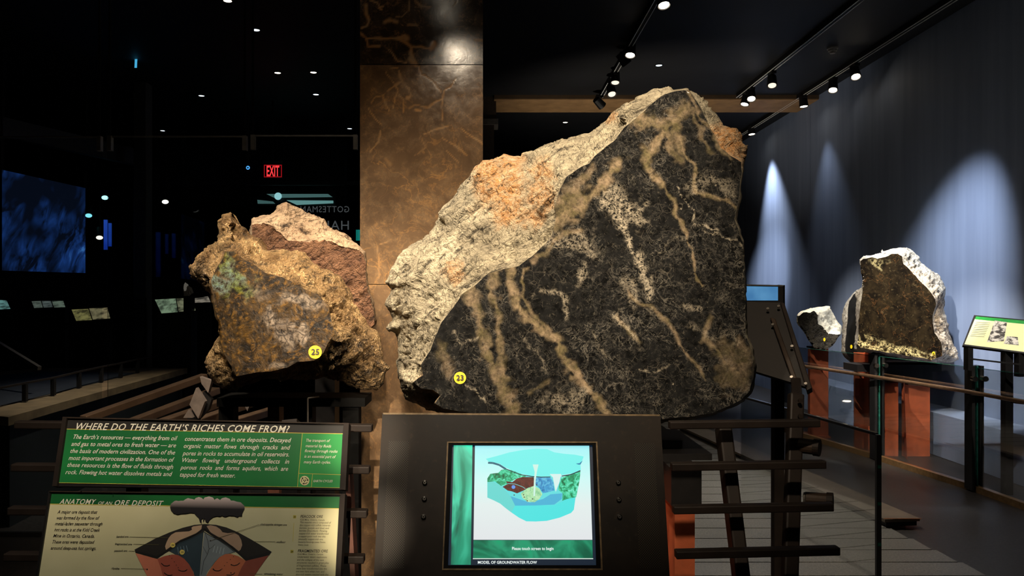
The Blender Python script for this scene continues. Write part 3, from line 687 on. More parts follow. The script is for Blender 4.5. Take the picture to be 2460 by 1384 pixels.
rock_br, _ = make_rock('brown_boulder', 'grey brown rock with a top coloured as lit, lying behind the golden ore rock', sil, cut, 3.4, 3.10, .0002, 0, .18, .12, M['brownrock'], M['brownrock2'], .024, seed=15, jit=2.6, cut_name='broken_face', rough_cut=True, stains=[(Zo((740, 205))[0], 9, 1)])

# ---------------------------------------------------------------- stones by the blue wall
sil = Zr((105, 190), (150, 155), (250, 140), (330, 120), (340, 85), (355, 100), (430, 75), (510, 55), (600, 60), (660, 100), (740, 165), (745, 220), (800, 260), (870, 300), (950, 360), (985, 420), (1005, 510), (1000, 560), (1005, 740), (1030, 820), (1040, 930), (1080, 1050), (1120, 1130), (1135, 1230), (1080, 1260), (1000, 1260), (860, 1272), (700, 1240), (500, 1210), (370, 1190), (330, 1160), (210, 1155), (110, 1145), (50, 1130), (45, 1050), (60, 960), (65, 800), (70, 600), (60, 520), (130, 475), (135, 400), (115, 260))
cut = Zr((112, 200), (150, 178), (240, 158), (290, 178), (380, 162), (440, 132), (500, 132), (545, 160), (570, 240), (650, 310), (700, 380), (780, 450), (850, 530), (890, 600), (900, 650), (870, 760), (870, 850), (890, 950), (950, 1040), (960, 1110), (970, 1190), (860, 1230), (500, 1170), (300, 1130), (120, 1105), (90, 1060), (100, 850), (120, 640), (140, 560), (142, 440), (122, 280))
k = NT('dark_brown_polished_stone'); v = k.obj(); w_ = k.warp(v, 6, .1); n = k.noise(w_, 9, 6, .7); f = k.noise(v, 45, 5, .7); ed = k.voro(w_, 7)
c = k.mix(k.rng(n, .4, .62), srgb(16, 13, 10), srgb(38, 31, 21)); c = k.mix(k.math('MULTIPLY', k.ridge(k.noise(w_, 5, 5, .6, .6), .008), .4), c, srgb(110, 76, 45)); c = k.mix(k.math('MULTIPLY', k.rng(f, .58, .7), .5), c, srgb(96, 84, 60))
c = k.mix(k.math('MULTIPLY', k.attr('white'), k.rng(f, .44, .56)), c, srgb(190, 176, 128)); M['brownslab'] = k.fin(c, .2, 0, .25)
M['paleslab'] = rough_stone('pale_rough_stone', srgb(60, 52, 44), srgb(168, 156, 138), srgb(214, 204, 186), srgb(96, 82, 70), .8, 0, .9, .6)
rock_s, pl_s = make_rock('striped_slab', 'large upright dark brown cut stone with pale crust on rust pedestals', sil, cut, 2.6, 7.45, .0004, 0, .30, .35, M['paleslab'], M['brownslab'], .045, seed=22, jit=1.4,
  whites=[(Zr((100, 1070), (300, 1110), (560, 1160), (860, 1210)), 13, 1), (Zr((200, 1020), (500, 1090), (800, 1150)), 7, .5), (Zr((300, 200), (360, 240)), 10, .4)], stains=[(Zr((60, 850))[0], 40, .8), (Zr((1000, 950))[0], 34, .7), (Zr((960, 650))[0], 16, 1)])
s = pl_s.disc('number_sticker', Zr((877, 1165))[0], 4.6, M['sticker'], rock_s, .01, sq=.75)
put_text(pl_s, '8', (2240.6, 852.6), (2245, 852.6), 5, M['black_ink'], s, 'number', bold=.02, off=.012)

sil = Zs((250, 400), (300, 340), (420, 300), (560, 265), (700, 245), (780, 240), (830, 350), (890, 460), (970, 570), (990, 640), (985, 700), (930, 770), (880, 850), (770, 960), (700, 985), (600, 965), (510, 950), (460, 870), (400, 780), (340, 650), (260, 560), (240, 520))
cut = Zs((258, 412), (350, 352), (450, 362), (520, 328), (575, 390), (600, 520), (680, 590), (760, 710), (958, 710), (918, 770), (868, 848), (763, 952), (700, 976), (600, 956), (517, 943), (468, 866), (408, 780), (348, 650), (268, 560), (250, 520))
M['litfacet'] = rough_stone('lit_stone_facet', srgb(110, 98, 80), srgb(208, 198, 172), srgb(226, 218, 198), srgb(190, 180, 150), .6, 0, .9, .3, crev_shade=.4, chip=.2)  # light on the upper facet put into its colour as white
M['greyrock'] = rough_stone('dark_layered_stone', srgb(14, 12, 9), srgb(56, 50, 40), srgb(84, 76, 62), srgb(190, 180, 150), .9, 0, .85, .9)
rock_w, pl_w = make_rock('lit_topped_stone', 'small wedge shaped stone with its lit upper face coloured white on a slim rust pedestal', sil, cut, 2.4, 8.55, .0002, 0, .42, .3, M['litfacet'], M['greyrock'], .03, seed=31, jit=1.2, cut_name='dark_face', rough_cut=True)
pl_w.disc('number_sticker', Zs((695, 802))[0], 4.4, M['sticker'], rock_w, .05, sq=.6)

sil = [(2026, 742), (2035, 722), (2048, 705), (2058, 697), (2100, 690), (2200, 690), (2270, 698), (2288, 716), (2300, 745), (2298, 800), (2296, 850), (2290, 868), (2200, 872), (2100, 870), (2045, 872), (2030, 860), (2022, 845), (2022, 800)]
cut = [(2037, 742), (2040, 724), (2050, 708), (2060, 700), (2100, 694), (2200, 694), (2268, 702), (2284, 718), (2295, 745), (2293, 800), (2291, 848), (2285, 862), (2200, 866), (2100, 864), (2048, 864), (2036, 852), (2030, 842), (2034, 800)]
M['shadowslab'] = plain('shadow_black_stone', (.006, .0055, .005), .5, 0, .5, 10, spec=.2)  # front stone's shadow put into the rear slab's black
rock_k, pl_k = make_rock('shadowed_slab', 'flat stone painted black for the shadow on it behind the brown cut stone, sticker at lower left', sil, cut, 4, 8.15, .0001, 0, .12, .18, M['paleslab'], M['shadowslab'], .03, seed=37, jit=1.0, stains=[((2030, 800), 40, .6)])
pl_k.disc('number_sticker', (2045, 833), 4.6, M['sticker'], rock_k, .01, sq=.6)
# ---------------------------------------------------------------- stands under the near rocks
st_ = thing('rust_rock_stand', (.45, 2.75, 0), 'rust coloured steel stand under the huge black rock, right of the touch screen', 'stand')
MB().box(.30, .62, 2.52, 2.90, 0, 1.04).build('post', M['rust'], st_)
MB().box(.56, .62, 2.36, 2.52, 0, .93).build('web_plate', M['rust'], st_)
MB().box(-.02, .70, 2.46, 2.92, 1.04, 1.06).build('cradle_plate', M['black'], st_)
MB().box(.545, .635, 2.34, 2.53, .93, 1.04).build('bracket', M['black'], st_)
for xx in (.06, .60):
    MB().box(xx - .03, xx + .03, 2.55, 2.85, 1.06, 1.085).build('chock', M['black'], st_)
st_ = thing('black_rock_stand', (-.70, 2.8, 0), 'black steel stand carrying the golden ore rock behind the sign panels', 'stand')
MB().box(-.50, -.445, 2.74, 2.80, 0, 1.17).build('post', M['blackmat'], st_)
MB().box(-.93, -.88, 2.74, 2.80, 0, 1.17).build('post', M['blackmat'], st_)
MB().box(-.93, -.42, 2.72, 2.88, 1.17, 1.20).build('cradle_beam', M['blackmat'], st_)
MB().box(-.76, -.72, 2.74, 2.80, .0, 1.17).build('strut', plain('umber_steel', srgb(84, 48, 34), .6, .2), st_)
MB().box(-.66, -.61, 2.76, 2.82, .0, 1.17).build('strut', M['blackmat'], st_)
MB().tube((-.598, 2.64, .95), (-.598, 2.64, 1.21), .003).build('rod', M['steel'], st_)
MB().tube((-.598, 2.64, 1.21), (-.565, 2.66, 1.213), .003).build('rod', M['steel'], st_)
MB().box(-.61, -.585, 2.635, 2.80, .93, .95).build('rod_bracket', M['blackmat'], st_)
st_ = thing('boulder_bracket', (-.66, 3.25, 0), 'black steel bracket post holding up the grey brown rock', 'stand')
MB().box(-.70, -.62, 3.22, 3.32, 0, 1.37).build('post', M['black'], st_)
MB().box(-.85, -.48, 3.16, 3.36, 1.37, 1.40).build('plate', M['black'], st_)

# ---------------------------------------------------------------- slatted steel rails left and right of the kiosk
def ext(a, b):
    a, b = Vector(a), Vector(b); t = a.z / (a.z - b.z); return a + (b - a) * t
rt = thing('slatted_rail', floor_at(1830, 1900), 'dark bronze slatted rail of four bars right of the touch screen kiosk', 'railing')
sl = [((1607, 1021), (1967, 1016), 2.16), ((1612, 1121), (1981, 1115), 2.11), ((1616, 1224), (1999, 1217), 2.06), ((1622, 1331), (2014, 1322), 2.01), ((1628, 1446), (2032, 1436), 1.96)]
for a, b, D in sl:
    MB().bar(at(*a, D), at(*b, D), .028, .0205).build('slat', M['bronze'], rt, bevel=.003)
for (a, b, Da, Db, w_, dp) in (((1912, 946), (1897, 1384), 2.30, 2.14, .042, .03), ((1737, 1024), (1780, 1384), 2.24, 2.09, .038, .05)):
    p, q = at(*a, Da), at(*b, Db); e = ext(p, q)
    MB().bar(p, e, w_, dp, up=(0, -1, 0)).build('post', M['bronze'], rt, bevel=.006)
p = at(1916, 960, 2.275)
for dz in (0, .045):
    MB().tube(p + Vector((0, -.016, -dz)), p + Vector((0, -.024, -dz)), .006).build('bolt', M['bronze'], rt)
for (a, b, r, D) in (((1920, 1070), (1966, 1076), .022, 2.25), ((1938, 1199), (1998, 1203), .020, 2.2)):
    p, q = at(*a, D), at(*b, D - .03)
    t = thing('small_spot_can', p, 'stubby bronze spot can on the slatted rail post, %s one' % ('upper' if a[1] < 1100 else 'lower'), 'spotlight', 'spot cans on the slatted rail')
    MB().tube(p, q, r * 1.0, r * .95).build('can', M['bronze2'], t)
    MB().lathe(q, q + (q - p), [(-.012, r * 1.1), (.004, r * 1.1), (.004, r * .85)]).build('rim', M['bronze'], t)
    if a[1] > 1100:
        MB().lathe(p - (q - p) * .12, q, [(0, r * .9), (.006, r * 1.0), (.006, r * .7)]).build('face_ring', M['steel'], t)

lt = thing('slatted_rail', floor_at(560, 1900), 'dark bronze slatted rail behind the two green sign panels', 'railing')
for (a, b, D) in (((40, 1020), (895, 1028), 2.10), ((32, 1122), (889, 1128), 2.05), ((24, 1226), (883, 1233), 2.0), ((15, 1336), (876, 1342), 1.96), ((5, 1450), (868, 1456), 1.92)):
    MB().bar(at(*a, D), at(*b, D), .028, .0195).build('slat', M['bronze'], lt, bevel=.003)
for x in (330, 700):
    p, q = at(x, 1012, 2.14), at(x, 1384, 1.985)
    MB().bar(p, ext(p, q), .04, .04, up=(0, -1, 0)).build('post', M['bronze'], lt)
p, q = at(838, 1120, 2.07), at(852, 1384, 1.985)
MB().bar(p, ext(p, q), .012, .05, up=(0, -1, 0)).build('side_plate', plain('umber_plate', srgb(88, 50, 36), .6, .2), lt)

# ---------------------------------------------------------------- green sign panels
TLp, TRp = at(150, 1003, 1.985), at(838, 1018, 1.912); BLp = at(125, 1168, 1.915)
ps = Plane(TLp, TRp, BLp)
def Zt(*p): return Z(p, 60, 980, 2.894)
def Zq(*p): return Z(p, 300, 1180, 6.474)
def g2(name, a, b, nsc=3.0):
    k = NT(name); v = k.obj(); n = k.noise(v, nsc, 3); return k.fin(k.mix(k.rng(n, .35, .65), a, b), .45)
M['green'] = g2('green_print', srgb(16, 96, 48), srgb(24, 128, 60))
M['green2'] = g2('deep_green_print', srgb(14, 80, 40), srgb(20, 118, 52))
M['cream'] = g2('cream_print', srgb(206, 200, 156), srgb(220, 214, 172), 5)
s1 = thing('sign_panel', ps.hit(480, 1175, -.03), 'upper green sign panel headed WHERE DO THE EARTHS RICHES COME FROM', 'sign')
ps.slab('board', [(150, 1003), (838, 1018), (830, 1177), (125, 1168)], .012, M['black'], s1)
for q in ([(150, 1003), (160, 1003.3), (136, 1168), (125, 1168)], [(826, 1017), (838, 1018), (830, 1177), (817, 1176)]):
    ps.slab('side_bar', q, .022, M['bronze'], s1, off=.009)
ps.slab('top_edge', [(150, 1001.5), (838, 1016.5), (838, 1019.5), (150, 1004.5)], .02, M['steel'] if False else M['bronze2'], s1, off=.006)
ps.poly('header_field', Zt((290, 82), (2216, 112), (2208, 180), (276, 148)), M['black_ink'], s1)
ps.poly('green_field', Zt((276, 148), (2208, 180), (2188, 556), (198, 520)), M['green'], s1)
ps.poly('side_field', Zt((1928, 176), (2208, 180), (2188, 556), (1893, 550)), g2('bright_green_print', srgb(24, 132, 62), srgb(34, 150, 70)), s1, .0012)
ps.stroke('header_rule', Zt((276, 147), (2210, 180)), 1.3, M['gold_ink'], s1, .0016)
ps.stroke('column_rule', Zt((1928, 178), (1894, 551)), 1.1, M['gold_ink'], s1, .0016)
ps.stroke('cross_rule', Zt((1903, 456), (2196, 465)), 1.0, M['gold_ink'], s1, .0016)
ps.stroke('emblem_rule', Zt((1999, 460), (1991, 553)), 1.0, M['gold_ink'], s1, .0016)
ps.stroke('bottom_rule', Zt((198, 520), (2188, 556)), 1.0, M['gold_ink'], s1, .0016)
W_ = M['white_ink']
put_text(ps, "WHERE DO THE EARTH\u2019S RICHES COME FROM?", *Zt((350, 151), (1836, 172)), 16.2, W_, s1, 'title_lettering', .22, .012, spacing=1.08)
for body, a, b in (("The Earth\u2019s resources \u2014 everything from oil", (333, 215), (1055, 226)), ("and gas to metal ores to fresh water \u2014 are", (320, 264), (1048, 275)), ("the basis of modern civilization. One of the", (313, 313), (1042, 325)),
  ("most important processes in the formation of", (302, 362), (1035, 375)), ("these resources is the flow of fluids through", (292, 410), (1028, 425)), ("rock. Flowing hot water dissolves metals and", (280, 460), (1020, 475)),
  ("concentrates them in ore deposits. Decayed", (1110, 229), (1848, 240)), ("organic  matter  flows  through  cracks  and", (1102, 278), (1842, 290)), ("pores in rocks to accumulate in oil reservoirs.", (1095, 330), (1835, 338)),
  ("Water   flowing   underground   collects   in", (1090, 377), (1835, 388)), ("porous  rocks  and  forms  aquifers,  which  are", (1080, 428), (1828, 438)), ("tapped for fresh water.", (1075, 478), (1460, 485))):
    put_text(ps, body, *Zt(a, b), 10.6, W_, s1, 'body_lettering', .2, .006)
for body, a, b in (("The transport of", (1953, 235), (2120, 238)), ("material by fluids", (1950, 273), (2128, 276)), ("flowing through rocks", (1945, 308), (2172, 312)), ("is an essential part of", (1942, 346), (2160, 350)), ("many Earth cycles.", (1938, 385), (2125, 388))):
    put_text(ps, body, *Zt(a, b), 7.0, W_, s1, 'side_lettering', .2, .004)
put_text(ps, "EARTH CYCLES", *Zt((2005, 516), (2138, 517)), 5.4, W_, s1, 'side_lettering', .15, .01)
em = ps.disc('emblem', Zt((1944, 506))[0], 11.4, plain('cream_emblem', srgb(224, 216, 160), .5, 0, .03), s1, .0018)
for a in range(3):
    t = a * 2.094 + .5; cx, cy = Zt((1944, 506))[0]
    arc = [(cx + 7.4 * math.cos(t + j * .16), cy + 7.4 * math.sin(t + j * .16)) for j in range(9)]
    ps.stroke('emblem_arrow', arc, 1.5, M['black_ink'], em, .0022)
    e_ = arc[-1]; tt = t + 8 * .16; dx, dy = -math.sin(tt), math.cos(tt); nx, ny = math.cos(tt), math.sin(tt)
    ps.poly('arrow_head', [(e_[0] + dx * 4, e_[1] + dy * 4), (e_[0] + nx * 2.6, e_[1] + ny * 2.6), (e_[0] - nx * 2.6, e_[1] - ny * 2.6)], M['black_ink'], em, .0022)
for dx, dy in ((-2, -1), (2, -1), (0, 2.4)):
    ps.disc('emblem_dot', (Zt((1944, 506))[0][0] + dx, Zt((1944, 506))[0][1] + dy), 1.5, M['black_ink'], em, .0022, n=10)

s2 = thing('sign_panel', ps.hit(460, 1600, -.03), 'lower cream and green sign panel headed ANATOMY OF AN ORE DEPOSIT', 'sign')
ps.slab('board', [(117, 1181), (829, 1188), (806, 1600), (50, 1600)], .012, M['black'], s2)
ps.slab('side_bar', [(818, 1186), (829, 1188), (806, 1600), (795, 1600)], .022, M['bronze'], s2, off=.009)
ps.slab('side_bar', [(117, 1181), (122, 1181), (57, 1600), (50, 1600)], .022, M['black'], s2, off=.006)
ps.slab('top_edge', [(117, 1179.5), (829, 1186.5), (829, 1189), (117, 1182)], .02, M['bronze2'], s2, off=.006)
for x, y in ((108, 1176), (183, 1174.5), (259, 1179)):
    ps.disc('screw', (x + 12, y + 6), 1.6, M['chrome'], s2, .008, n=10)
ps.poly('header_field', Zt((182, 590), (2188, 618), (2182, 700), (168, 668)), M['green2'], s2)
ps.poly('cream_field', [Zt((168, 668))[0], Zt((2182, 700))[0], (795, 1590), (58, 1590)], M['cream'], s2)
ps.stroke('header_rule', Zt((168, 668), (2182, 700)), 1.4, M['gold_ink'], s2, .0016)
put_text(ps, "ANATOMY", *Zt((238, 668), (490, 671)), 12.4, W_, s2, 'title_lettering', .22, .012, spacing=1.1)
put_text(ps, "OF AN", *Zt((507, 672), (604, 674)), 7.6, W_, s2, 'title_lettering', .22, .002)
put_text(ps, "ORE DEPOSIT", *Zt((620, 677), (958, 683)), 12.6, W_, s2, 'title_lettering', .22, .012, spacing=1.1)
K = M['black_ink']
for body, a, b in (("A major ore deposit that", (225, 734), (500, 736)), ("was formed by the flow of", (218, 775), (515, 777)), ("metal-laden seawater through", (208, 816), (537, 818)), ("hot rocks is at the Kidd Creek", (203, 858), (518, 861)), ("Mine in Ontario, Canada.", (195, 900), (483, 903)), ("These ores were deposited", (188, 942), (480, 945)), ("around deep-sea hot springs.", (178, 985), (493, 988))):
    put_text(ps, body, *Zt(a, b), 8.2, K, s2, 'body_lettering', .2, .008)
for body, a, b in (("banded ore", (635, 902), (718, 902)), ("fragmented ore", (625, 953), (742, 955)), ("peacock ore", (620, 1000), (710, 1000)), ("rhyolite", (600, 1122), (655, 1124)), ("chalcopyrite stringer ore", (1635, 816), (1820, 820)), ("seafloor", (1748, 939), (1812, 940)), ("circulating water", (1662, 1160), (1795, 1163))):
    put_text(ps, body, *Zt(a, b), 5.0, K, s2, 'label_lettering', .2, .012)
put_text(ps, "PEACOCK ORE", *Zt((1915, 764), (2070, 765)), 6.6, K, s2, 'heading_lettering', .1, .01, spacing=1.05)
put_text(ps, "FRAGMENTED ORE", *Zt((1897, 1004), (2105, 1005)), 6.8, K, s2, 'heading_lettering', .1, .01, spacing=1.05)
grey_ink = plain('grey_brown_print', srgb(78, 72, 52), .5, 0, .05)
for j, (body, wd) in enumerate((("Kidd Mine, Ontario, Canada", 170), ("This massive ore is composed of", 216), ("the copper-rich sulfide minerals", 212), ("bornite (purple and blue) and", 205), ("bornite (blue-black). Flowing,", 196), ("copper-rich water transformed", 206), ("a copper-poor rock into this", 186), ("unusually copper-rich ore.", 172), ("Donated by Falconbridge Limited, Timmins,", 190), ("Ontario, Canada", 72))):
    y0 = 783 + j * 19.5 * .99; x0 = 1913 - j * 1.7
    put_text(ps, body, *Zt((x0, y0), (x0 + wd, y0 + 2)), 4.6 if j not in (0, 8, 9) else 3.8, grey_ink, s2, 'caption_lettering', .1, .004)
for j, (body, wd) in enumerate((("Kidd Mine, Ontario, Canada", 178), ("Underwater steam explosions", 205), ("and the collapse of the vent", 186), ("structures resulted in great piles", 222), ("of fragmented sulfides. These", 206), ("were later transformed into the", 212), ("ore seen here when iron- and", 196), ("zinc-rich waters reacted with the", 226), ("piles of broken rock.", 150))):
    y0 = 1022 + j * 20.2; x0 = 1895 - j * 1.8
    put_text(ps, body, *Zt((x0, y0), (x0 + wd, y0 + 2)), 4.6 if j else 3.8, grey_ink, s2, 'caption_lettering', .1, .004)
ps.stroke('caption_rule', Zt((1870, 800), (1862, 930)), 1.0, M['gold_ink'], s2, .0016)
for cc, num in (((1875, 757), '25'), ((1856, 998), '24')):
    q = Zt(cc)[0]; ps.poly('number_tag', [(q[0] - 3.6, q[1] - 3.6), (q[0] + 3.6, q[1] - 3.4), (q[0] + 3.4, q[1] + 3.8), (q[0] - 3.8, q[1] + 3.6)], M['gold_ink'], s2, .0016)
    put_text(ps, num, (q[0] - 2.6, q[1] + 1.8), (q[0] + 2.6, q[1] + 1.9), 3.6, K, s2, 'number', 0, .01, off=.0022)
# the printed cutaway of the ore mound
dg = ps.poly('diagram_seafloor', Zq((150, 910), (300, 830), (480, 735), (700, 640), (900, 570), (1080, 525), (1240, 512), (1420, 525), (1580, 565), (1760, 640), (1960, 750), (2130, 850), (2285, 945), (2240, 1000), (1880, 1080), (1740, 960), (1240, 620), (640, 960), (500, 1052), (320, 1000), (165, 960)), plain('charcoal_print', srgb(40, 36, 32), .5, 0, .1), s2, .0014)
ink = lambda n, c: plain(n, srgb(*c), .5, 0, .07)
ps.poly('diagram_edge', Zq((150, 910), (165, 955), (500, 1052), (650, 950), (640, 930), (490, 1010), (330, 965), (175, 925)), K, dg, .0018)
ps.poly('diagram_edge', Zq((1740, 950), (1880, 1085), (2240, 1000), (2285, 945), (2200, 958), (1890, 1035), (1760, 930)), K, dg, .0018)
ps.poly('ore_lens', Zq((640, 915), (625, 860), (650, 790), (680, 730), (720, 680), (790, 640), (900, 632), (1000, 625), (1045, 600), (1035, 570), (1060, 550), (1200, 528), (1190, 590), (1120, 650), (980, 710), (860, 760), (760, 830)), ink('pinkish_tan_print', (196, 164, 132)), dg, .0018)
ps.poly('ore_lens', Zq((1270, 545), (1330, 530), (1420, 550), (1480, 590), (1520, 640), (1600, 655), (1700, 645), (1770, 690), (1810, 760), (1825, 840), (1800, 910), (1770, 935), (1680, 860), (1560, 780), (1430, 700), (1330, 640)), ink('mauve_tan_print', (178, 148, 122)), dg, .0018)
ps.poly('rock_core', Zq((1225, 630), (1130, 680), (980, 750), (850, 800), (690, 930), (780, 980), (900, 1040), (1000, 1140), (1070, 1260), (1080, 1321), (1160, 1321), (1190, 1000)), ink('slate_print', (52, 68, 76)), dg, .002)
ps.poly('rock_core', Zq((1235, 630), (1330, 690), (1460, 760), (1600, 850), (1720, 945), (1600, 975), (1500, 1010), (1420, 1080), (1340, 1180), (1280, 1260), (1260, 1321), (1160, 1321), (1200, 950)), ink('pale_slate_print', (128, 136, 138)), dg, .002)
ps.poly('mantle', Zq((165, 965), (500, 1055), (545, 1100), (590, 1321), (345, 1321)), ink('salmon_print', (216, 128, 98)), dg, .002)
ps.poly('mantle', Zq((505, 1055), (620, 1010), (740, 985), (830, 995), (920, 1050), (1000, 1140), (1060, 1250), (1085, 1321), (590, 1321), (560, 1200)), ink('brick_print', (178, 90, 70)), dg, .0022)
ps.poly('mantle', Zq((1880, 1085), (1760, 1010), (1640, 975), (1560, 980), (1470, 1030), (1400, 1110), (1330, 1210), (1260, 1321), (1755, 1321), (1820, 1180)), ink('orange_brick_print', (196, 112, 76)), dg, .0022)
ps.poly('mantle', Zq((1880, 1085), (2235, 1000), (2120, 1160), (2010, 1321), (1755, 1321), (1820, 1180)), ink('dark_brick_print', (146, 76, 60)), dg, .002)
ps.stroke('outline', Zq((640, 940), (760, 850), (860, 780), (980, 730), (1100, 670), (1210, 590), (1240, 580), (1300, 620), (1380, 690), (1500, 740), (1620, 830), (1740, 940)), 2.6, K, dg, .0024)
ps.stroke('outline', Zq((700, 930), (860, 810), (980, 760), (1130, 690), (1228, 632), (1340, 700), (1470, 770), (1600, 860), (1710, 950)), 1.6, ink('dark_slate_print', (40, 52, 58)), dg, .0024)
ps.stroke('crack', Zq((1250, 660), (1290, 770), (1300, 850), (1310, 900), (1280, 990), (1225, 1090), (1210, 1200), (1185, 1300)), .9, K, dg, .0026)
ps.stroke('crack', Zq((1400, 830), (1350, 880), (1310, 900)), .7, K, dg, .0026)
ps.stroke('crack', Zq((1215, 860), (1245, 920), (1280, 980)), .7, K, dg, .0026)
for x in range(4):
    ps.stroke('hatch', Zq((820 + 45 * x, 870 - 8 * x), (835 + 48 * x, 980 - 14 * x)), .8, ink('pale_blue_print', (150, 176, 190)), dg, .0026)
    ps.stroke('hatch', Zq((1400 + 48 * x, 850 + 10 * x), (1370 + 50 * x, 950 + 12 * x)), .9, ink('pale_blue_print', (190, 204, 206)), dg, .0026)
for q in (((565, 1120), (610, 1160), (660, 1165), (700, 1150)), ((830, 1225), (880, 1245), (930, 1245), (970, 1220)), ((610, 1270), (660, 1305), (700, 1312), (740, 1300)), ((1370, 1215), (1410, 1238), (1460, 1240), (1500, 1220)), ((1655, 1145), (1700, 1160), (1750, 1145), (1790, 1115)), ((1580, 1302), (1640, 1308), (1690, 1290), (1710, 1265))):
    ps.stroke('flow_arrow', Zq(*q), 1.7, K, dg, .0028)
for q in ((690, 1000), (730, 1045), (770, 1100), (800, 1150), (830, 1190), (1690, 1020), (1640, 1065), (1590, 1110), (1550, 1160), (1510, 1210)):
    ps.disc('dash', Zq(q)[0], 1.1, K, dg, .0028, n=6)
for q in ((345, 1215), (1330, 772), (1650, 1272), (1375, 1212), (1655, 1145)):
    ps.disc('dot', Zq(q)[0], 1.6, K, dg, .0029, n=8)
for cc, num in (((745, 840), '24'), ((890, 950), '25')):
    q = Zq(cc)[0]; e = ps.disc('number_tag', q, 6.0, ink('yellow_tag_print', (238, 214, 110)), dg, .003)
    put_text(ps, num, (q[0] - 3.2, q[1] + 2.1), (q[0] + 3.2, q[1] + 2.1), 4.4, K, e, 'number', 0, .01, off=.0034)
line_ink = ink('olive_line_print', (96, 88, 58))
for a, b in ((Zt((728, 897))[0], Zt((1000, 903))[0]), (Zt((755, 947))[0], Zt((930, 952))[0]), (Zt((722, 995))[0], Zt((770, 997))[0]), (Zt((668, 1116))[0], Zt((850, 1121))[0]), (Zt((1590, 930))[0], Zt((1740, 930))[0]), (Zt((1560, 1153))[0], Zt((1650, 1156))[0])):
    ps.stroke('leader_line', [a, b], .9, line_ink, s2, .0022)
ps.stroke('leader_line', Zq((2090, 520), (1720, 640), (1420, 740), (1335, 772)), .9, line_ink, s2, .003)
k = NT('smoke_cloud_print'); v = k.obj(); sp_ = k.add('ShaderNodeSeparateXYZ', {0: v}).outputs[2]
zc = (ps.hit(500, 1216) - ORG[s2]).z; M['cloudprint'] = k.fin(k.mix(k.rng(sp_, zc - .004, zc + .020), (.012, .010, .012), srgb(214, 196, 192)), .5)
top_ = [(705, 250), (712, 200), (745, 175), (770, 155), (800, 148), (830, 155), (870, 150), (910, 150), (940, 128), (980, 108), (1020, 118), (1060, 125), (1080, 135), (1100, 108), (1150, 92), (1195, 105), (1220, 130), (1240, 100), (1310, 82), (1370, 100), (1395, 138), (1415, 118), (1440, 112), (1480, 138), (1510, 110), (1570, 98), (1630, 120), (1650, 150), (1690, 148), (1740, 165), (1800, 175), (1860, 230), (1862, 270), (1830, 330), (1818, 390), (1780, 385), (1745, 408), (1705, 385), (1655, 385), (1620, 380), (1560, 402), (1510, 380), (1480, 395), (1430, 388), (1370, 405), (1320, 445), (1290, 495), (1255, 470), (1240, 420), (1220, 490), (1215, 420), (1190, 440), (1195, 500), (1165, 470), (1150, 415), (1100, 370), (1085, 345), (1020, 335), (960, 350), (880, 352), (820, 365), (760, 345), (720, 300)]
ps.poly('smoke_cloud', Zq(*top_), M['cloudprint'], s2, .0034)
MB().bar(ps.hit(300, 1590, -.03), (ps.hit(300, 1590, -.03).x, ps.hit(300, 1590, -.03).y - .002, 0), .03, .03, up=(0, 1, 0)).build('leg', M['black'], s2)
MB().bar(ps.hit(700, 1590, -.03), (ps.hit(700, 1590, -.03).x, ps.hit(700, 1590, -.03).y - .002, 0), .03, .03, up=(0, 1, 0)).build('leg', M['black'], s2)

# ---------------------------------------------------------------- touch screen kiosk
pk = Plane(at(920, 994, 1.90), at(1585, 998, 1.897), at(900, 1384, 1.784))
kb = pk.hit(1255, 1640, -.05)
kt = thing('touchscreen_kiosk', (kb.x, kb.y + .06, 0), 'brown black steel kiosk with a glowing touch screen below the huge rock', 'kiosk')
k = NT('worn_brown_black_steel'); v = k.obj(); n = k.noise(v, 7, 6, .65); f = k.noise(v, 60, 4)
c = k.mix(k.rng(n, .35, .68), srgb(20, 16, 13), srgb(38, 31, 25)); c = k.mix(k.math('MULTIPLY', k.rng(f, .6, .75), .4), c, srgb(58, 48, 36)); M['kiosk'] = k.fin(c, k.rng(n, .3, .7, .45, .6), 0, .2)
q = [(920, 994), (1585, 998), (1607, 1384), (1622, 1640), (886, 1640), (900, 1384)]
# face plate with the screen opening left free
op = [(1078, 1065), (1431, 1065), (1443, 1365), (1066, 1365)]
def ring_plate(outer, inner, thick, off=0.0):
    mb = MB(); o4 = [pk.hit(*p, off) for p in outer]; i4 = [pk.hit(*p, off) for p in inner]; b = -pk.n * thick
    for j in range(4):
        a0, a1, b0, b1 = o4[j], o4[(j + 1) % 4], i4[j], i4[(j + 1) % 4]
        mb.hexa([a0, a1, b1, b0], [a0 + b, a1 + b, b1 + b, b0 + b])
    return mb
ring_plate([(920, 994), (1585, 998), (1622, 1640), (886, 1640)], op, .006).build('face_plate', M['kiosk'], kt)
bt_, tp_ = pk.hit(886, 1640), pk.hit(920, 994)
mb = MB(); fr = [pk.hit(*p, -.0135) for p in ((921, 995), (1584, 999), (1621, 1640), (887, 1640))]
mb.hexa(fr, [p + Vector((0, .10, -.03)) for p in fr]).build('housing', M['black'], kt)
MB().box(pk.hit(1050, 1640).x, pk.hit(1450, 1640).x, kb.y + .0, kb.y + .12, 0, kb.z + .02).build('pedestal', M['black'], kt)
edge_m = plain('bright_edge_steel', srgb(112, 94, 68), .5, .2, .5, 60, 0, .3)
for a, b in (((920, 994), (1585, 998)), ((920, 994), (886, 1640)), ((1585, 998), (1622, 1640))):
    MB().bar(pk.hit(*a, -.001), pk.hit(*b, -.001), .0024 if a[1] != b[1] - 4 else .004, .003, up=pk.n).build('edge_strip', edge_m if b[1] == 998 else M['kiosk'], kt)  # top edge paler than the two side edges
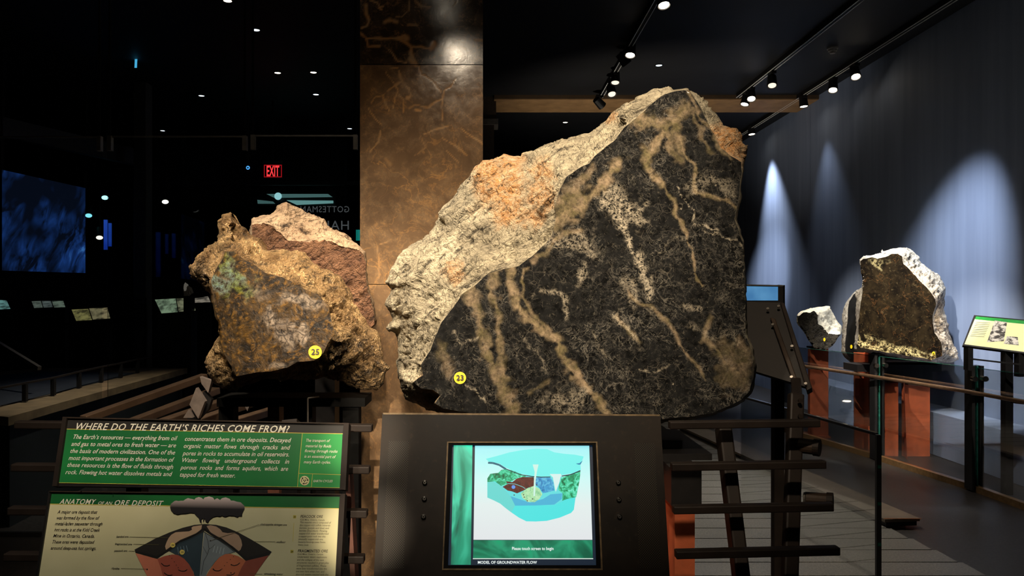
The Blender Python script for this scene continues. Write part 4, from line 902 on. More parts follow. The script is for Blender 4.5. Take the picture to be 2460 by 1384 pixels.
ring_plate([(1074, 1061), (1435, 1061), (1448, 1370), (1062, 1370)], [(1077, 1064), (1432, 1064), (1444, 1366), (1065, 1366)], .004, .0015).build('screen_trim', edge_m, kt)
ring_plate([(1076, 1063), (1433, 1063), (1445, 1367), (1064, 1367)], [(1086, 1069), (1424, 1069), (1433, 1358), (1076, 1358)], .012, -.0005).build('screen_bezel', M['blackmat'], kt)
# perforated speaker grilles
k = NT('perforated_steel'); v = k.obj(); xyz = k.add('ShaderNodeSeparateXYZ', {0: v}).outputs
xx = k.math('ADD', xyz[0], xyz[2]); yy = k.math('SUBTRACT', k.math('MULTIPLY', xyz[0], 1.0), k.math('MULTIPLY', xyz[2], 1.0)); cv_ = k.add('ShaderNodeCombineXYZ', {0: xx, 1: yy}).outputs[0]
vo = k.add('ShaderNodeTexVoronoi', {'Vector': cv_, 'Scale': 190.0, 'Randomness': 0.0}, feature='F1', voronoi_dimensions='2D').outputs['Distance']
M['grille'] = k.fin(k.mix(k.rng(vo, .26, .34), srgb(66, 58, 48), srgb(15, 13, 11)), .5, 0, .2)
for g4 in ([(934, 1060), (982, 1060), (970, 1366), (918, 1366)], [(1523, 1064), (1573, 1066), (1588, 1366), (1537, 1364)]):
    pk.poly('speaker_grille', g4, M['grille'], kt, .0006)
for c_ in ((1020.5, 1160), (1019.5, 1199), (1017.5, 1242), (1485, 1160), (1486.5, 1201), (1488, 1242)):
    p = pk.hit(*c_)
    s = MB().lathe(p, p + pk.n, [(0, .0062), (.004, .0058), (.0055, .0035), (.0055, .001)], 16).build('stud', M['chrome'], kt, smooth=False)
    MB().tube(p + pk.n * .0055, p + pk.n * .006, .0016, n=8).build('stud_hole', M['blackmat'], s)
# the screen picture
SCR = -.008
def scr(name, pts, col, st, off, parent, g=None):
    return pk.poly(name, pts, glow(name + '_light', srgb(*col), st) if g is None else g, parent, SCR + off)
def swirl(name, cols, sc, st=1.0, stretch=(1, 1, 1)):
    k = NT(name); v = k.obj(); mp = k.add('ShaderNodeMapping', {'Vector': v}); mp.inputs['Scale'].default_value = stretch
    n = k.noise(mp.outputs[0], sc, 3, .5, 1.2); cr = k.add('ShaderNodeValToRGB', {'Fac': k.rng(n, .3, .7)})
    el = cr.color_ramp.elements
    el[0].color = srgb(*cols[0]) + (1,); el[1].color = srgb(*cols[-1]) + (1,)
    for j, c_ in enumerate(cols[1:-1]):
        e = el.new((j + 1) / (len(cols) - 1)); e.color = srgb(*c_) + (1,)
    k.fin((.01, .01, .01), .4); k.put(k.b.inputs['Emission Color'], cr.outputs[0]); k.b.inputs['Emission Strength'].default_value = st
    return k.m
sc_ = pk.poly('screen', [(1084, 1068), (1426, 1068), (1436, 1360), (1074, 1360)], glow('navy_screen_light', srgb(16, 32, 48), 1.0), kt, SCR)
scr('green_sidebar', [(1090, 1070), (1135, 1070), (1131, 1357), (1083, 1357)], (0, 0, 0), 1, .0006, sc_, swirl('green_swirl_light', [(30, 90, 70), (40, 150, 115), (75, 205, 165), (60, 240, 190)], 16, 1.0, (1, 1, .35)))
scr('picture_field', [(1141, 1071), (1415.5, 1071), (1423, 1297), (1137.5, 1297)], (0, 0, 0), 1, .0006, sc_, None) if False else None
k = NT('pale_sky_light'); v = k.obj(); zz = k.add('ShaderNodeSeparateXYZ', {0: v}).outputs[2]
z0, z1 = (pk.hit(1280, 1297) - ORG[kt]).z, (pk.hit(1280, 1071) - ORG[kt]).z
cr = k.add('ShaderNodeValToRGB', {'Fac': k.rng(zz, z0, z1)}); el = cr.color_ramp.elements
el[0].color = srgb(226, 230, 232) + (1,); el[1].color = srgb(140, 225, 236) + (1,)
for t, cc in ((.35, (226, 238, 236)), (.62, (206, 247, 244)), (.85, (176, 248, 245)), (.95, (168, 242, 245))):
    e = el.new(t); e.color = srgb(*cc) + (1,)
k.fin((.01, .01, .01), .4); k.put(k.b.inputs['Emission Color'], cr.outputs[0]); k.b.inputs['Emission Strength'].default_value = 1.0
scr('picture_field', [(1141, 1071), (1415.5, 1071), (1423, 1297), (1137.5, 1297)], (0, 0, 0), 1, .0006, sc_, k.m)
scr('green_footer', [(1137.5, 1298), (1423, 1298), (1424, 1341), (1136.5, 1341)], (0, 0, 0), 1, .0006, sc_, swirl('green_footer_light', [(16, 92, 66), (24, 120, 86), (40, 150, 110), (20, 160, 110)], 14))
scr('footer_rule', [(1136, 1341.4), (1425, 1341.4), (1425, 1343.4), (1136, 1343.4)], (222, 240, 226), 1, .0007, sc_)
wht = glow('white_letter_light', srgb(240, 250, 248), 1.0)
put_text(pk, "Please touch screen to begin", (1230, 1321.5), (1330, 1321.5), 7.4, wht, sc_, 'screen_lettering', 0, .014, off=SCR + .0012)
put_text(pk, "MODEL OF GROUNDWATER FLOW", (1148, 1354.5), (1290, 1354.5), 6.8, wht, sc_, 'screen_lettering', 0, .016, off=SCR + .0012)
def Zk(*p): return Z(p, 1130, 1060, 4.465)
mdl = scr('model_block', Zk((182, 440), (210, 420), (300, 440), (420, 600), (480, 690), (700, 690), (900, 680), (1000, 630), (1130, 590), (1110, 735), (1080, 770), (960, 820), (820, 855), (700, 862), (600, 860), (520, 820), (440, 765), (380, 720), (320, 670), (250, 635), (182, 605)), (78, 226, 224), 1, .0008, sc_)
scr('lake_bed', Zk((240, 430), (330, 470), (600, 375), (985, 380), (1000, 640), (900, 685), (480, 692)), (98, 220, 222), 1, .00085, sc_)
scr('left_face', Zk((182, 440), (240, 430), (330, 480), (430, 590), (480, 690), (440, 765), (380, 720), (320, 670), (250, 635), (182, 605)), (104, 214, 208), 1, .0009, sc_)
scr('water_surface', Zk((165, 190), (280, 160), (420, 120), (560, 95), (700, 80), (820, 85), (900, 120), (1000, 135), (1120, 145), (1215, 165), (1200, 205), (1180, 250), (1185, 310), (1100, 345), (980, 365), (860, 385), (740, 382), (640, 372), (540, 350), (440, 310), (370, 280), (310, 240), (200, 222)), (116, 240, 234), 1, .0010, sc_)
gsw = swirl('green_rock_light', [(10, 90, 60), (30, 150, 100), (70, 210, 160), (120, 235, 205)], 90)
scr('green_rock', Zk((182, 400), (215, 350), (300, 340), (330, 310), (370, 300), (440, 310), (540, 350), (600, 375), (560, 400), (480, 410), (420, 440), (380, 470), (330, 480), (260, 430), (182, 440)), 0, 1, .0011, sc_, gsw)
scr('green_rock', Zk((975, 390), (1080, 350), (1180, 320), (1175, 400), (1160, 480), (1135, 600), (1040, 620), (985, 640), (990, 560), (940, 520)), 0, 1, .0011, sc_, gsw)
scr('brown_rock', Zk((380, 430), (450, 440), (500, 400), (560, 385), (680, 385), (690, 480), (620, 500), (570, 530), (500, 560), (450, 540), (400, 530), (345, 490), (400, 460)), 0, 1, .0012, sc_, swirl('maroon_rock_light', [(60, 28, 24), (92, 42, 36), (112, 54, 44)], 120))
scr('blue_rock', Zk((700, 390), (860, 390), (890, 440), (900, 530), (780, 560), (740, 500), (700, 470)), 0, 1, .0012, sc_, swirl('blue_rock_light', [(40, 110, 170), (66, 160, 210), (110, 200, 225)], 90))
scr('blue_basin', Zk((430, 590), (520, 620), (640, 660), (780, 620), (860, 570), (985, 560), (980, 620), (900, 680), (700, 690), (480, 692)), (74, 178, 214), 1, .0012, sc_)
scr('pale_rock', Zk((540, 560), (600, 510), (680, 480), (740, 510), (772, 570), (740, 620), (690, 655), (610, 650), (560, 610)), 0, 1, .0013, sc_, swirl('pale_green_rock_light', [(120, 190, 140), (170, 225, 170), (200, 236, 190)], 140))
ds_ = glow('dark_line_light', srgb(24, 50, 66), 1.0)
pk.stroke('shore_line', Zk((190, 232), (240, 234), (310, 255), (380, 300)), 4.6, glow('blue_grey_line_light', srgb(40, 100, 120), 1), sc_, SCR + .0014)
pk.stroke('shore_line', Zk((380, 298), (460, 330), (540, 360), (660, 378), (760, 386), (860, 384)), 2.0, ds_, sc_, SCR + .0014)
pk.stroke('shore_line', Zk((980, 375), (1080, 358), (1180, 316)), 2.4, ds_, sc_, SCR + .0014)
scr('shore_tip', Zk((1130, 240), (1170, 236), (1205, 208), (1180, 252), (1160, 252)), (40, 130, 170), 1, .0014, sc_)
pk.stroke('vein', Zk((400, 455), (480, 460), (560, 490), (590, 510)), 1.0, glow('aqua_line_light', srgb(120, 225, 225), 1), sc_, SCR + .0015)
pk.disc('spring', Zk((462, 492))[0], 4.6, glow('violet_light', srgb(96, 150, 235), 1), sc_, SCR + .0015, n=14)
scr('water_jet', Zk((668, 250), (732, 250), (715, 320), (700, 420), (694, 590), (676, 590), (682, 420), (690, 330)), (206, 242, 230), 1, .0017, sc_)
scr('water_jet', Zk((850, 352), (975, 352), (955, 440), (915, 545), (900, 470), (885, 390)), (214, 240, 236), 1, .0017, sc_)
for q in ((470, 578), (532, 520), (578, 600), (610, 640), (668, 620), (712, 470), (570, 575)):
    pk.disc('speck', Zk(q)[0], 1.5, glow('maroon_speck_light', srgb(70, 30, 26), 1), sc_, SCR + .0018, n=8)
# ---------------------------------------------------------------- dark panel and blue display right of the big rock
dp = Plane(at(1795, 725, 2.92), at(1880, 727, 2.86), at(1822, 897, 2.72))
t = thing('tilted_sign_back', at(1885, 935, 2.7), 'back of a tilted dark brown sign panel leaning right of the huge rock', 'sign')
M['umber'] = plain('umber_painted_board', srgb(24, 18, 14), .7, 0, .3, 6)
dp.slab('board', [(1770, 724), (1878, 727), (1945, 932), (1800, 888)], .014, M['umber'], t)
dp.slab('edge_bar', [(1874, 726), (1884, 727), (1951, 931), (1938, 938)], .03, M['bronze'], t, off=.012, bevel=.003)
dp.slab('brace', [(1850, 762), (1862, 764), (1922, 930), (1908, 926)], .02, M['bronze2'], t, off=.02, bevel=.003)
for q in ((1845, 744), (1857, 782), (1902, 908), (1903, 834), (1936, 924), (1871, 738)):
    p = dp.hit(*q, .02); MB().tube(p, p + dp.n * .008, .005, n=10).build('bolt', M['steel'], t)
MB().bar(dp.hit(1912, 915, .006), at(1914, 955, 2.34), .03, .022).build('arm', M['bronze'], t, bevel=.003)
bp = Plane(at(1797, 684, 3.3), at(1880, 686, 3.2), at(1797, 725, 3.3))
t = thing('blue_display', bp.hit(1850, 760, -.02), 'small lit blue display with a black frame above the dark tilted panel', 'screen')
bp.slab('frame', [(1740, 682), (1881, 685), (1881, 760), (1740, 760)], .02, M['black'], t)
k = NT('blue_display_light'); v = k.obj(); n = k.noise(v, 6, 3); k.fin((.01, .02, .04), .3); k.put(k.b.inputs['Emission Color'], k.mix(k.rng(n, .35, .65), srgb(70, 128, 180), srgb(104, 168, 214))); k.b.inputs['Emission Strength'].default_value = .8
bp.poly('picture', [(1745, 687), (1870, 689), (1870, 722), (1745, 722)], k.m, t, .001)
bp.slab('side_bar', [(1869, 684), (1881, 685), (1881, 730), (1869, 729)], .01, M['black'], t, off=.008)
bp.slab('top_rail', [(1740, 682), (1881, 685), (1881, 688), (1740, 685)], .008, M['steel'], t, off=.01)
MB().bar(bp.hit(1868, 755, -.01), (bp.hit(1868, 755).x, bp.hit(1868, 755).y, 0), .04, .04, up=(0, 1, 0)).build('post', M['bronze'], t)

# ---------------------------------------------------------------- flat steel kerb on the floor
a, b = floor_at(2168, 1270), floor_at(1655, 1036)
t = thing('floor_kerb', a, 'long flat steel kerb lying on the floor beside the walkway', 'kerb')
d = (b - a).normalized()
MB().bar(a + Vector((0, 0, .055)), b + Vector((0, 0, .055)), .25, .02).build('cover_plate', plain('dull_brown_plate', srgb(96, 84, 70), .4, .4, .25, 8), t)
MB().bar(a + Vector((0, 0, .0295)) + d * .01, b + Vector((0, 0, .0295)), .22, .03).build('base_bar', M['black'], t)
MB().bar(a - d * .001 + Vector((0, 0, .066)) + Vector((-.125, 0, 0)), a - d * .001 + Vector((.125, 0, .066)), .006, .004).build('end_strip', plain('copper_strip', srgb(220, 140, 90), .3, .9), t)

# ---------------------------------------------------------------- near glass panel with dark end edge
ga, gb = Vector((2.12, 4.30, 0)), Vector((1.90, 5.90, 0))
t = thing('glass_guard', (ga + gb) / 2, 'clear glass panel with a dark end edge beside the slatted rail', 'glass panel')
up = Vector((0, 0, .80))
MB().bar(ga + up * .5 + Vector((0, 0, .01)), gb + up * .5 + Vector((0, 0, .01)), .012, .80).build('pane', M['glass'], t)
MB().bar(ga + up, gb + up, .016, .014).build('top_cap', M['black'], t)
MB().bar(ga + Vector((0, -.014, 0)), ga + Vector((0, -.014, .80)), .026, .02, up=(0, 1, 0)).build('end_edge', M['black'], t)
for zz in (.62, .42, .2):
    MB().box(ga.x - .009, ga.x + .009, ga.y - .030, ga.y - .0245, zz, zz + .018).build('glass_glint', M['glass_edge'], t)

# ---------------------------------------------------------------- glass guard with handrail in front of the wall stones
gp = [Vector(p) for p in ((3.40, 9.1, 0), (3.70, 7.50, 0), (3.88, 6.3, 0), (3.94, 5.2, 0))]
bronze_rail = plain('bronze_handrail', srgb(150, 118, 92), .32, .8, .2)  # plain bronze colour of the handrail, no emission
for j, lab in enumerate(('far pane of the wall side glass guard, by the small wedge shaped stone', 'middle pane of the wall side glass guard, before the rust pedestals', 'near pane of the wall side glass guard, at the right edge of the picture')):
    a, b = gp[j], gp[j + 1]; d = (b - a).normalized(); a2, b2 = a + d * .02, b - d * .02
    t = thing('glass_guard', (a + b) / 2, lab, 'glass panel')
    MB().bar(a2 + Vector((0, 0, .52)), b2 + Vector((0, 0, .52)), .012, .92).build('pane', M['glass'], t)
    MB().bar(a2 + Vector((0, 0, .025)), b2 + Vector((0, 0, .025)), .05, .05).build('base_shoe', plain('bronze_shoe', srgb(120, 92, 60), .4, .6), t)
    MB().bar(a2 + Vector((0, 0, .983)), b2 + Vector((0, 0, .983)), .013, .004).build('top_edge', M['glass_edge'], t)
for j, lab in ((1, 'steel guard post with paired clamp knobs in front of the rust pedestals'), (2, 'steel guard post with paired clamp knobs below the small information panel')):
    p = gp[j]; t = thing('guard_post', p, lab, 'post', 'guard posts with clamp knobs')
    for s in (-.035, .035):
        MB().box(p.x + s - .012, p.x + s + .012, p.y - .05, p.y + .05, .012, 1.0).build('upright', M['black'], t)
        MB().tube((p.x + s * 1.2, p.y - .05, .90), (p.x + s * 1.2, p.y - .085, .90), .022).build('clamp_knob', M['chrome'], t)
    MB().box(p.x - .006, p.x + .006, p.y - .045, p.y + .03, .05, 1.0).build('glass_fin', M['glass_edge'], t)
t = thing('handrail', (gp[1] + gp[2]) / 2 + Vector((-.10, 0, .80)), 'slim bronze handrail running in front of the wall side glass guard', 'handrail')
off = Vector((-.10, -.02, .80))
for j in range(3):
    MB().tube(gp[j] + off, gp[j + 1] + off, .016, n=12).build('rail', bronze_rail, t)
for fr in (.35, 1.05, 1.45, 2.05, 2.5):
    j = int(fr); p = gp[j].lerp(gp[j + 1], fr - j) + off
    MB().bar(p + Vector((0, 0, -.018)), p + Vector((.10, .02, -.03)), .04, .012).build('bracket', M['bronze'], t)

# low blue plinth at the foot of the wall
MB().box(4.36, WALL_X - .002, 4.0, 12.0, 0, .42).struct('baseboard_right', M['wall'], bevel=.006)

# ---------------------------------------------------------------- rust pedestals
t = thing('rust_pedestal', at(1968, 1050, 8.75) * 1, 'slim rust steel pedestal under the small wedge shaped stone', 'pedestal')
def px_box(u0, u1, z0, z1, D, dep): return MB().box((u0 - PX) / F * D, (u1 - PX) / F * D, D, D + dep, z0, z1)
zb = EYE - (838 - PY) / F * 8.7
px_box(1946, 1990, 0, zb, 8.70, .06).build('front_plate', M['rust'], t)
px_box(1964, 1970, 0, zb, 8.76, .16).build('web_plate', M['rust'], t)
px_box(1940, 1996, 0, .02, 8.64, .3).build('foot_plate', M['rust'], t)
px_box(1955, 1985, zb, zb + .02, 8.70, .2).build('cradle', M['black'], t)
t = thing('rust_pedestal', at(2070, 1090, 8.05), 'narrow rust steel pedestal left of the steel guard post', 'pedestal')
px_box(2054, 2092, 0, .98, 8.05, .03).build('front_plate', M['rust'], t)
px_box(2086, 2092, 0, .98, 7.95, .1).build('side_plate', M['rust'], t)
t = thing('rust_pedestal', at(2180, 1120, 7.62), 'wide folded rust steel pedestal right of the steel guard post', 'pedestal')
zt_ = EYE - (905 - PY) / F * 7.65
px_box(2170, 2234, 0, zt_ - .06, 7.66, .03).build('front_plate', M['rust'], t)
x0, x1, x2 = [(u - PX) / F * 7.66 for u in (2118, 2158, 2172)]
MB().prism([(x0, 7.70, 0), (x1, 7.66, 0), (x1, 7.66, zt_), (x0, 7.70, zt_)], (0, .03, 0)).build('side_plate', M['rust'], t)
MB().prism([(x1, 7.50, 0), (x2, 7.66, 0), (x2, 7.66, zt_ - .05), (x1, 7.56, zt_ + .03)], (.012, .02, 0)).build('fold_plate', M['rust'], t)
t = thing('slab_cradle', at(2180, 890, 7.6), 'black steel cradle beam between the brown cut stone and its rust pedestals', 'stand')
px_box(2060, 2262, EYE - (893 - PY) / F * 7.62, EYE - (876 - PY) / F * 7.62, 7.60, .30).build('beam', M['black'], t)
px_box(2120, 2240, zt_ - .06, EYE - (893 - PY) / F * 7.62, 7.66, .20).build('block', M['black'], t)

# ---------------------------------------------------------------- information panel at the right edge
ip = Plane(at(2343, 760, 6.42), at(2520, 775, 6.18), at(2316, 829, 6.25))
t = thing('information_sign', ip.hit(2430, 850, -.05), 'small tilted cream information panel with a green header at the right edge', 'sign')
ip.slab('board', [(2340, 757), (2560, 777), (2560, 862), (2312, 830)], .02, M['black'], t)
ip.poly('cream_field', [(2342, 766), (2556, 787), (2556, 858), (2317, 827)], plain('pale_cream_print', srgb(232, 228, 170), .5, 0, .05), t)
ip.poly('green_header', [(2345, 760), (2556, 779), (2556, 788), (2342, 767)], plain('bright_green_header', srgb(12, 140, 50), .5, 0, .2, 40), t, .0015)
bw = NT('black_white_photo_print'); v = bw.obj(); n = bw.noise(v, 26, 5, .7); bw.fin(bw.mix(bw.rng(n, .44, .56), srgb(50, 44, 40), srgb(212, 206, 196)), .5)
ip.poly('photo_print', Z([(628, 190), (815, 215), (765, 500), (510, 515)], 2290, 740, 6.29), bw.m, t, .002)
ip.poly('photo_print', Z([(810, 425), (975, 440), (990, 565), (760, 540)], 2290, 740, 6.29), bw.m, t, .002)
for j in range(9):
    y = 215 + j * 26; x = 345 - j * 11; ip.stroke('text_line', Z([(x, y), (x + 215, y + 12)], 2290, 740, 6.29), .9, grey_ink, t, .002)
for u, v_ in ((2330, 838), (2452, 852)):
    p = ip.hit(u, v_, -.02); MB().box(p.x - .02, p.x + .02, p.y - .01, p.y + .05, p.z - .17, p.z + .01).build('bracket', M['black'], t)
MB().bar(ip.hit(2330, 862, -.02), ip.hit(2452, 876, -.02), .012, .012).build('cross_bar', M['black'], t)
p = ip.hit(2425, 850, -.03); MB().box(p.x - .03, p.x + .03, p.y, p.y + .06, 0.012, p.z + .02).build('post', M['black'], t)

# ceiling bits on the right
t = thing('smoke_detector', at(2000, 112, 9.1), 'round pale smoke detector on the ceiling between two tracks', 'smoke detector')
p = at(2000, 112, 9.05); p.z = CEIL
MB().lathe((p.x, p.y, CEIL - .001), (p.x, p.y, 0), [(0, .06), (.02, .062), (.022, .05), (.045, .048), (.05, .035), (.07, .03)]).build('housing', plain('grey_plastic', srgb(120, 116, 110), .5), t)
# ---------------------------------------------------------------- dark hall on the left
recess = glow('recessed_lamp_glow', (1, .86, .66), 5)
cool_recess = glow('cool_recessed_lamp_glow', (.75, .9, 1), 2.5)
def downlight(px, py, lab, g=recess, r=.055, tg=.0):
    D = (CEIL - EYE - .004) * F / (PY - py); p = at(px, py, D)
    t = thing('recessed_downlight', (p.x, p.y, CEIL), lab, 'ceiling light', 'recessed ceiling lights')
    MB().lathe((p.x, p.y, CEIL - .0005), (p.x, p.y, 0), [(0, r), (.006, r), (.008, r * .8), (.004, r * .72)]).build('trim_ring', M['black'], t)
    MB().tube((p.x, p.y, CEIL - .0052), (p.x, p.y, CEIL - .0042), r * .7).build('lens', g, t)
for px, py, lab, g in ((667, 175, 'left one of two warm recessed lights side by side left of the column', recess), (753, 174, 'right one of two warm recessed lights side by side left of the column', recess), (759, 227, 'dim recessed light just below the warm side by side pair', cool_recess), (484, 230, 'small pale recessed light above the long glass panel', cool_recess),
    (615, 72, 'bluish recessed ceiling light highest left of the column', cool_recess), (391, 314, 'tiny recessed light just above the glass rail', cool_recess), (840, 309, 'faint recessed light beside the column edge', cool_recess), (1358, 294, 'warm recessed light below the wooden beam', recess), (547, 2, 'warm recessed light cut by the top edge of the picture', recess), (1583, 157, 'faint speaker grille built as a glowing light right of the bright pair of spotlights', cool_recess), (190, 347, 'faint recessed light behind the leftmost glass panel', cool_recess)):  # speaker grille beside the bright pair is built as a glowing downlight
    downlight(px, py, lab, g)
# tall glass screens
def gpane(u0, u1, D, lab, vt=331):
    t = thing('glass_screen', at((u0 + u1) / 2, PY + EYE * F / D, D), lab, 'glass panel', 'tall hanging glass panels')
    a, b = at(u0, vt, D), at(u1, vt, D)
    MB().box(a.x, b.x, D, D + .012, .03, a.z).build('pane', M['glass_dim'], t)
    MB().box(a.x, b.x, D - .002, D + .014, a.z, a.z + .010).build('top_edge', M['steel'], t)
    MB().box(a.x, b.x, D - .01, D + .022, .0, .03).build('base_shoe', M['black'], t)
    for u in (u0 + 1, u1 - 9):
        p = at(u, vt, D); MB().box(p.x, p.x + .026, D - .012, D + .024, p.z - .085, p.z + .01).build('clamp', M['steel'], t)
        MB().box(p.x + .006, p.x + .018, D - .003, D + .009, p.z + .01, CEIL).build('hanger', M['blackmat'], t)
gpane(-60, 243, 5.1, 'leftmost hanging glass panel in front of the blue projection')
gpane(258, 592, 5.1, 'middle hanging glass panel between the pairs of steel clamps', 330)
gpane(602, 858, 5.1, 'hanging glass panel next to the column, in front of the exit sign', 328)
# projection screen
P_ = [at(5, 408, 9.0), at(205, 452, 10.55), at(205, 656, 10.55), at(5, 650, 9.0)]
t = thing('projection_screen', (P_[2] + P_[3]) / 2, 'large projection screen with rippling blue light at far left', 'screen')
k = NT('blue_ripple_light'); v = k.obj(); m0 = k.add('ShaderNodeMapping', {'Vector': v}); m0.inputs['Rotation'].default_value = (.65, 0, 0); mp = k.add('ShaderNodeMapping', {'Vector': m0.outputs[0]}); mp.inputs['Scale'].default_value = (.6, 1.9, .8)
n = k.noise(mp.outputs[0], 3.2, 6, .58, .5); big = k.noise(v, 1.4, 2); f = k.math('MULTIPLY', k.rng(n, .42, .72), k.rng(big, .38, .62))
k.fin((.003, .004, .006), .6); cr = k.add('ShaderNodeValToRGB', {'Fac': f}); el = cr.color_ramp.elements; el[0].color = (.0015, .003, .008, 1); el[1].color = srgb(70, 130, 200) + (1,); e = el.new(.5); e.color = srgb(22, 52, 110) + (1,)
k.put(k.b.inputs['Emission Color'], cr.outputs[0]); k.b.inputs['Emission Strength'].default_value = 1.1
nn = (P_[1] - P_[0]).cross(P_[3] - P_[0]).normalized()
if nn.y > 0: nn = -nn
obj('image', P_, [(0, 1, 2, 3)], k.m, t)
MB().prism([p - nn * .01 for p in P_], -nn * .04).build('backing', M['black'], t)
MB().bar(P_[0] + Vector((-.1, -.1, .5)), P_[1] + Vector((.6, .6, .47)), .1, .22).build('header_beam', plain('grey_header', srgb(46, 44, 42), .6), t)
for a, b in ((P_[0], (P_[0].x, P_[0].y + .05, CEIL)), (P_[1], (P_[1].x, P_[1].y + .05, CEIL))):
    MB().bar(Vector(a) - nn * .03, Vector(b) - nn * .03, .06, .06, up=(0, 1, 0)).build('hanger', M['black'], t)
# exit sign and small light box
ep = Plane(at(633, 388, 11.5), at(677, 388, 11.5), at(633, 427, 11.5))
t = thing('exit_sign', at(655, 427, 11.5), 'glowing red EXIT sign in the dark left of the column', 'sign')
ep.slab('housing', [(632, 393), (678, 393), (678, 427), (632, 427)], .05, M['black'], t)
red = glow('red_sign_light', srgb(235, 30, 40), 1.2)
for q in ([(634, 396), (677, 396), (677, 398), (634, 398)], [(634, 424), (677, 424), (677, 426), (634, 426)], [(634, 396), (636, 396), (636, 426), (634, 426)], [(675, 396), (677, 396), (677, 426), (675, 426)]):
    ep.poly('red_border', q, glow('dim_red_sign_light', srgb(190, 22, 32), .8), t, .002)
put_text(ep, 'EXIT', (640.5, 423), (671, 423), 25, glow('bright_red_letter_light', srgb(255, 62, 66), 1.4), t, 'exit_lettering', 0, .02, off=.004)
ep.slab('bracket', [(630, 386), (678, 386), (678, 393), (630, 393)], .05, plain('grey_bracket', srgb(70, 76, 76), .5), t, off=.01)
MB().bar(at(655, 386, 11.53), (at(655, 386, 11.53).x, 11.53, CEIL), .02, .02, up=(0, 1, 0)).build('hanger', M['black'], t)
t = thing('ring_light_box', at(595, 413, 11.5), 'small dark box with a glowing blue ring beside the exit sign', 'indicator light')
ep.slab('box', [(585, 393), (606, 393), (606, 414), (585, 414)], .05, plain('slate_box', srgb(24, 34, 44), .5), t)
for j in range(12):
    a0, a1 = j * math.pi / 6, (j + 1) * math.pi / 6; c_ = (595.5, 403)
    ep.poly('ring_segment', [(c_[0] + 4.6 * math.cos(a0), c_[1] + 4.6 * math.sin(a0)), (c_[0] + 4.6 * math.cos(a1), c_[1] + 4.6 * math.sin(a1)), (c_[0] + 2.2 * math.cos(a1), c_[1] + 2.2 * math.sin(a1)), (c_[0] + 2.2 * math.cos(a0), c_[1] + 2.2 * math.sin(a0))], glow('cyan_ring_light', srgb(80, 170, 245), 1.2), t, .004)
MB().bar(at(595, 393, 11.53), (at(595, 393, 11.53).x, 11.53, CEIL), .02, .02, up=(0, 1, 0)).build('hanger', M['black'], t)
t = tag(obj('wall_indicator', [at(324, 140, 9.5), at(330, 140, 9.5), at(329, 163, 9.5), at(323, 163, 9.5), at(324, 140, 9.56), at(330, 140, 9.56), at(329, 163, 9.56), at(323, 163, 9.56)], [(0, 1, 2, 3), (7, 6, 5, 4), (0, 4, 5, 1), (1, 5, 6, 2), (2, 6, 7, 3), (3, 7, 4, 0)], glow('cyan_bar_light', srgb(70, 170, 215), 1.0)), 'tiny upright cyan light bar high on the left', 'indicator light')
# partition with glass doors and reversed lettering
gl = thing('lettered_glass_wall', at(700, 900, 12.2), 'dark glass partition with mirrored GOTTESMAN HALL lettering behind the left rocks', 'glass partition')
gpl = Plane(at(600, 450, 12.2), at(860, 450, 12.2), at(600, 600, 12.2))
a, b = at(330, 445, 12.2), at(900, 445, 12.2)
MB().box(a.x, b.x, 12.2, 12.22, 0.02, a.z).build('pane', M['glass_dim'], gl)
MB().box(a.x, b.x, 12.17, 12.25, a.z, a.z + .06).build('head_rail', plain('dark_head_rail', srgb(26, 26, 26), .6), gl)
let = plain('grey_frosted_lettering', srgb(150, 150, 150), .6); let2 = glow('glowing_lettering', srgb(78, 80, 82), .9)  # lettering glows in place of light falling on it
put_text(gpl, 'GOTTESMAN', (722, 510), (839, 510), 15, let2, gl, 'glass_lettering', 0, 0, off=.004, mirror=True, spacing=1.1)
put_text(gpl, 'HALL', (760, 552), (838, 552), 22, let2, gl, 'glass_lettering', 0, 0, off=.004, mirror=True, spacing=1.1)
bk = Plane(at(600, 450, 12.9), at(860, 450, 12.9), at(600, 600, 12.9))
t = thing('teal_reflection', bk.hit(710, 492), 'pale teal glass reflections built as glowing strips behind the lettered glass', 'reflection')  # reflections in the glass, built as glowing strips with an added housing
teal = lambda n, s: glow(n, srgb(130, 180, 178), s)
bk.slab('upper_strip', [(640, 466), (788, 466), (798, 473), (658, 475)], .03, teal('teal_reflection_glow', .35), t)
bk.slab('lower_strip', [(688, 481), (800, 482), (800, 488), (712, 492)], .03, teal('teal_reflection_glow', .8), t)
bk.slab('lower_strip', [(618, 480), (655, 484), (660, 489), (619, 489)], .03, teal('teal_reflection_glow', .3), t)
bk.disc('reflection_spot', (668, 471.5), 9, glow('cyan_reflection_glow', srgb(180, 235, 240), 1.0), t, .02, n=16).scale = (1, 1, 1)
MB().box(bk.hit(612, 466).x, bk.hit(804, 466).x, 12.96, 13.0, bk.hit(700, 494).z, bk.hit(700, 462).z).build('housing', M['black'], t)
MB().box(bk.hit(700, 466).x, bk.hit(704, 466).x, 12.97, 12.99, bk.hit(700, 462).z, CEIL).build('hanger', M['black'], t)
t = thing('teal_light_strip', (at(863, 560, 11.0).x, 11.0, 0), 'teal lit strip just peeping out beside the column', 'light strip')
z0_, z1_ = at(855, 578, 11.0).z, at(855, 552, 11.0).z
MB().box(at(855, 560, 11.0).x, at(872, 560, 11.0).x, 11.0, 11.05, z0_, z1_).build('tube', glow('teal_sliver_light', srgb(20, 130, 120), .7), t)
MB().box(at(855, 560, 11.0).x, at(872, 560, 11.0).x, 11.0, 11.05, 0, z0_).build('post', M['blackmat'], t)
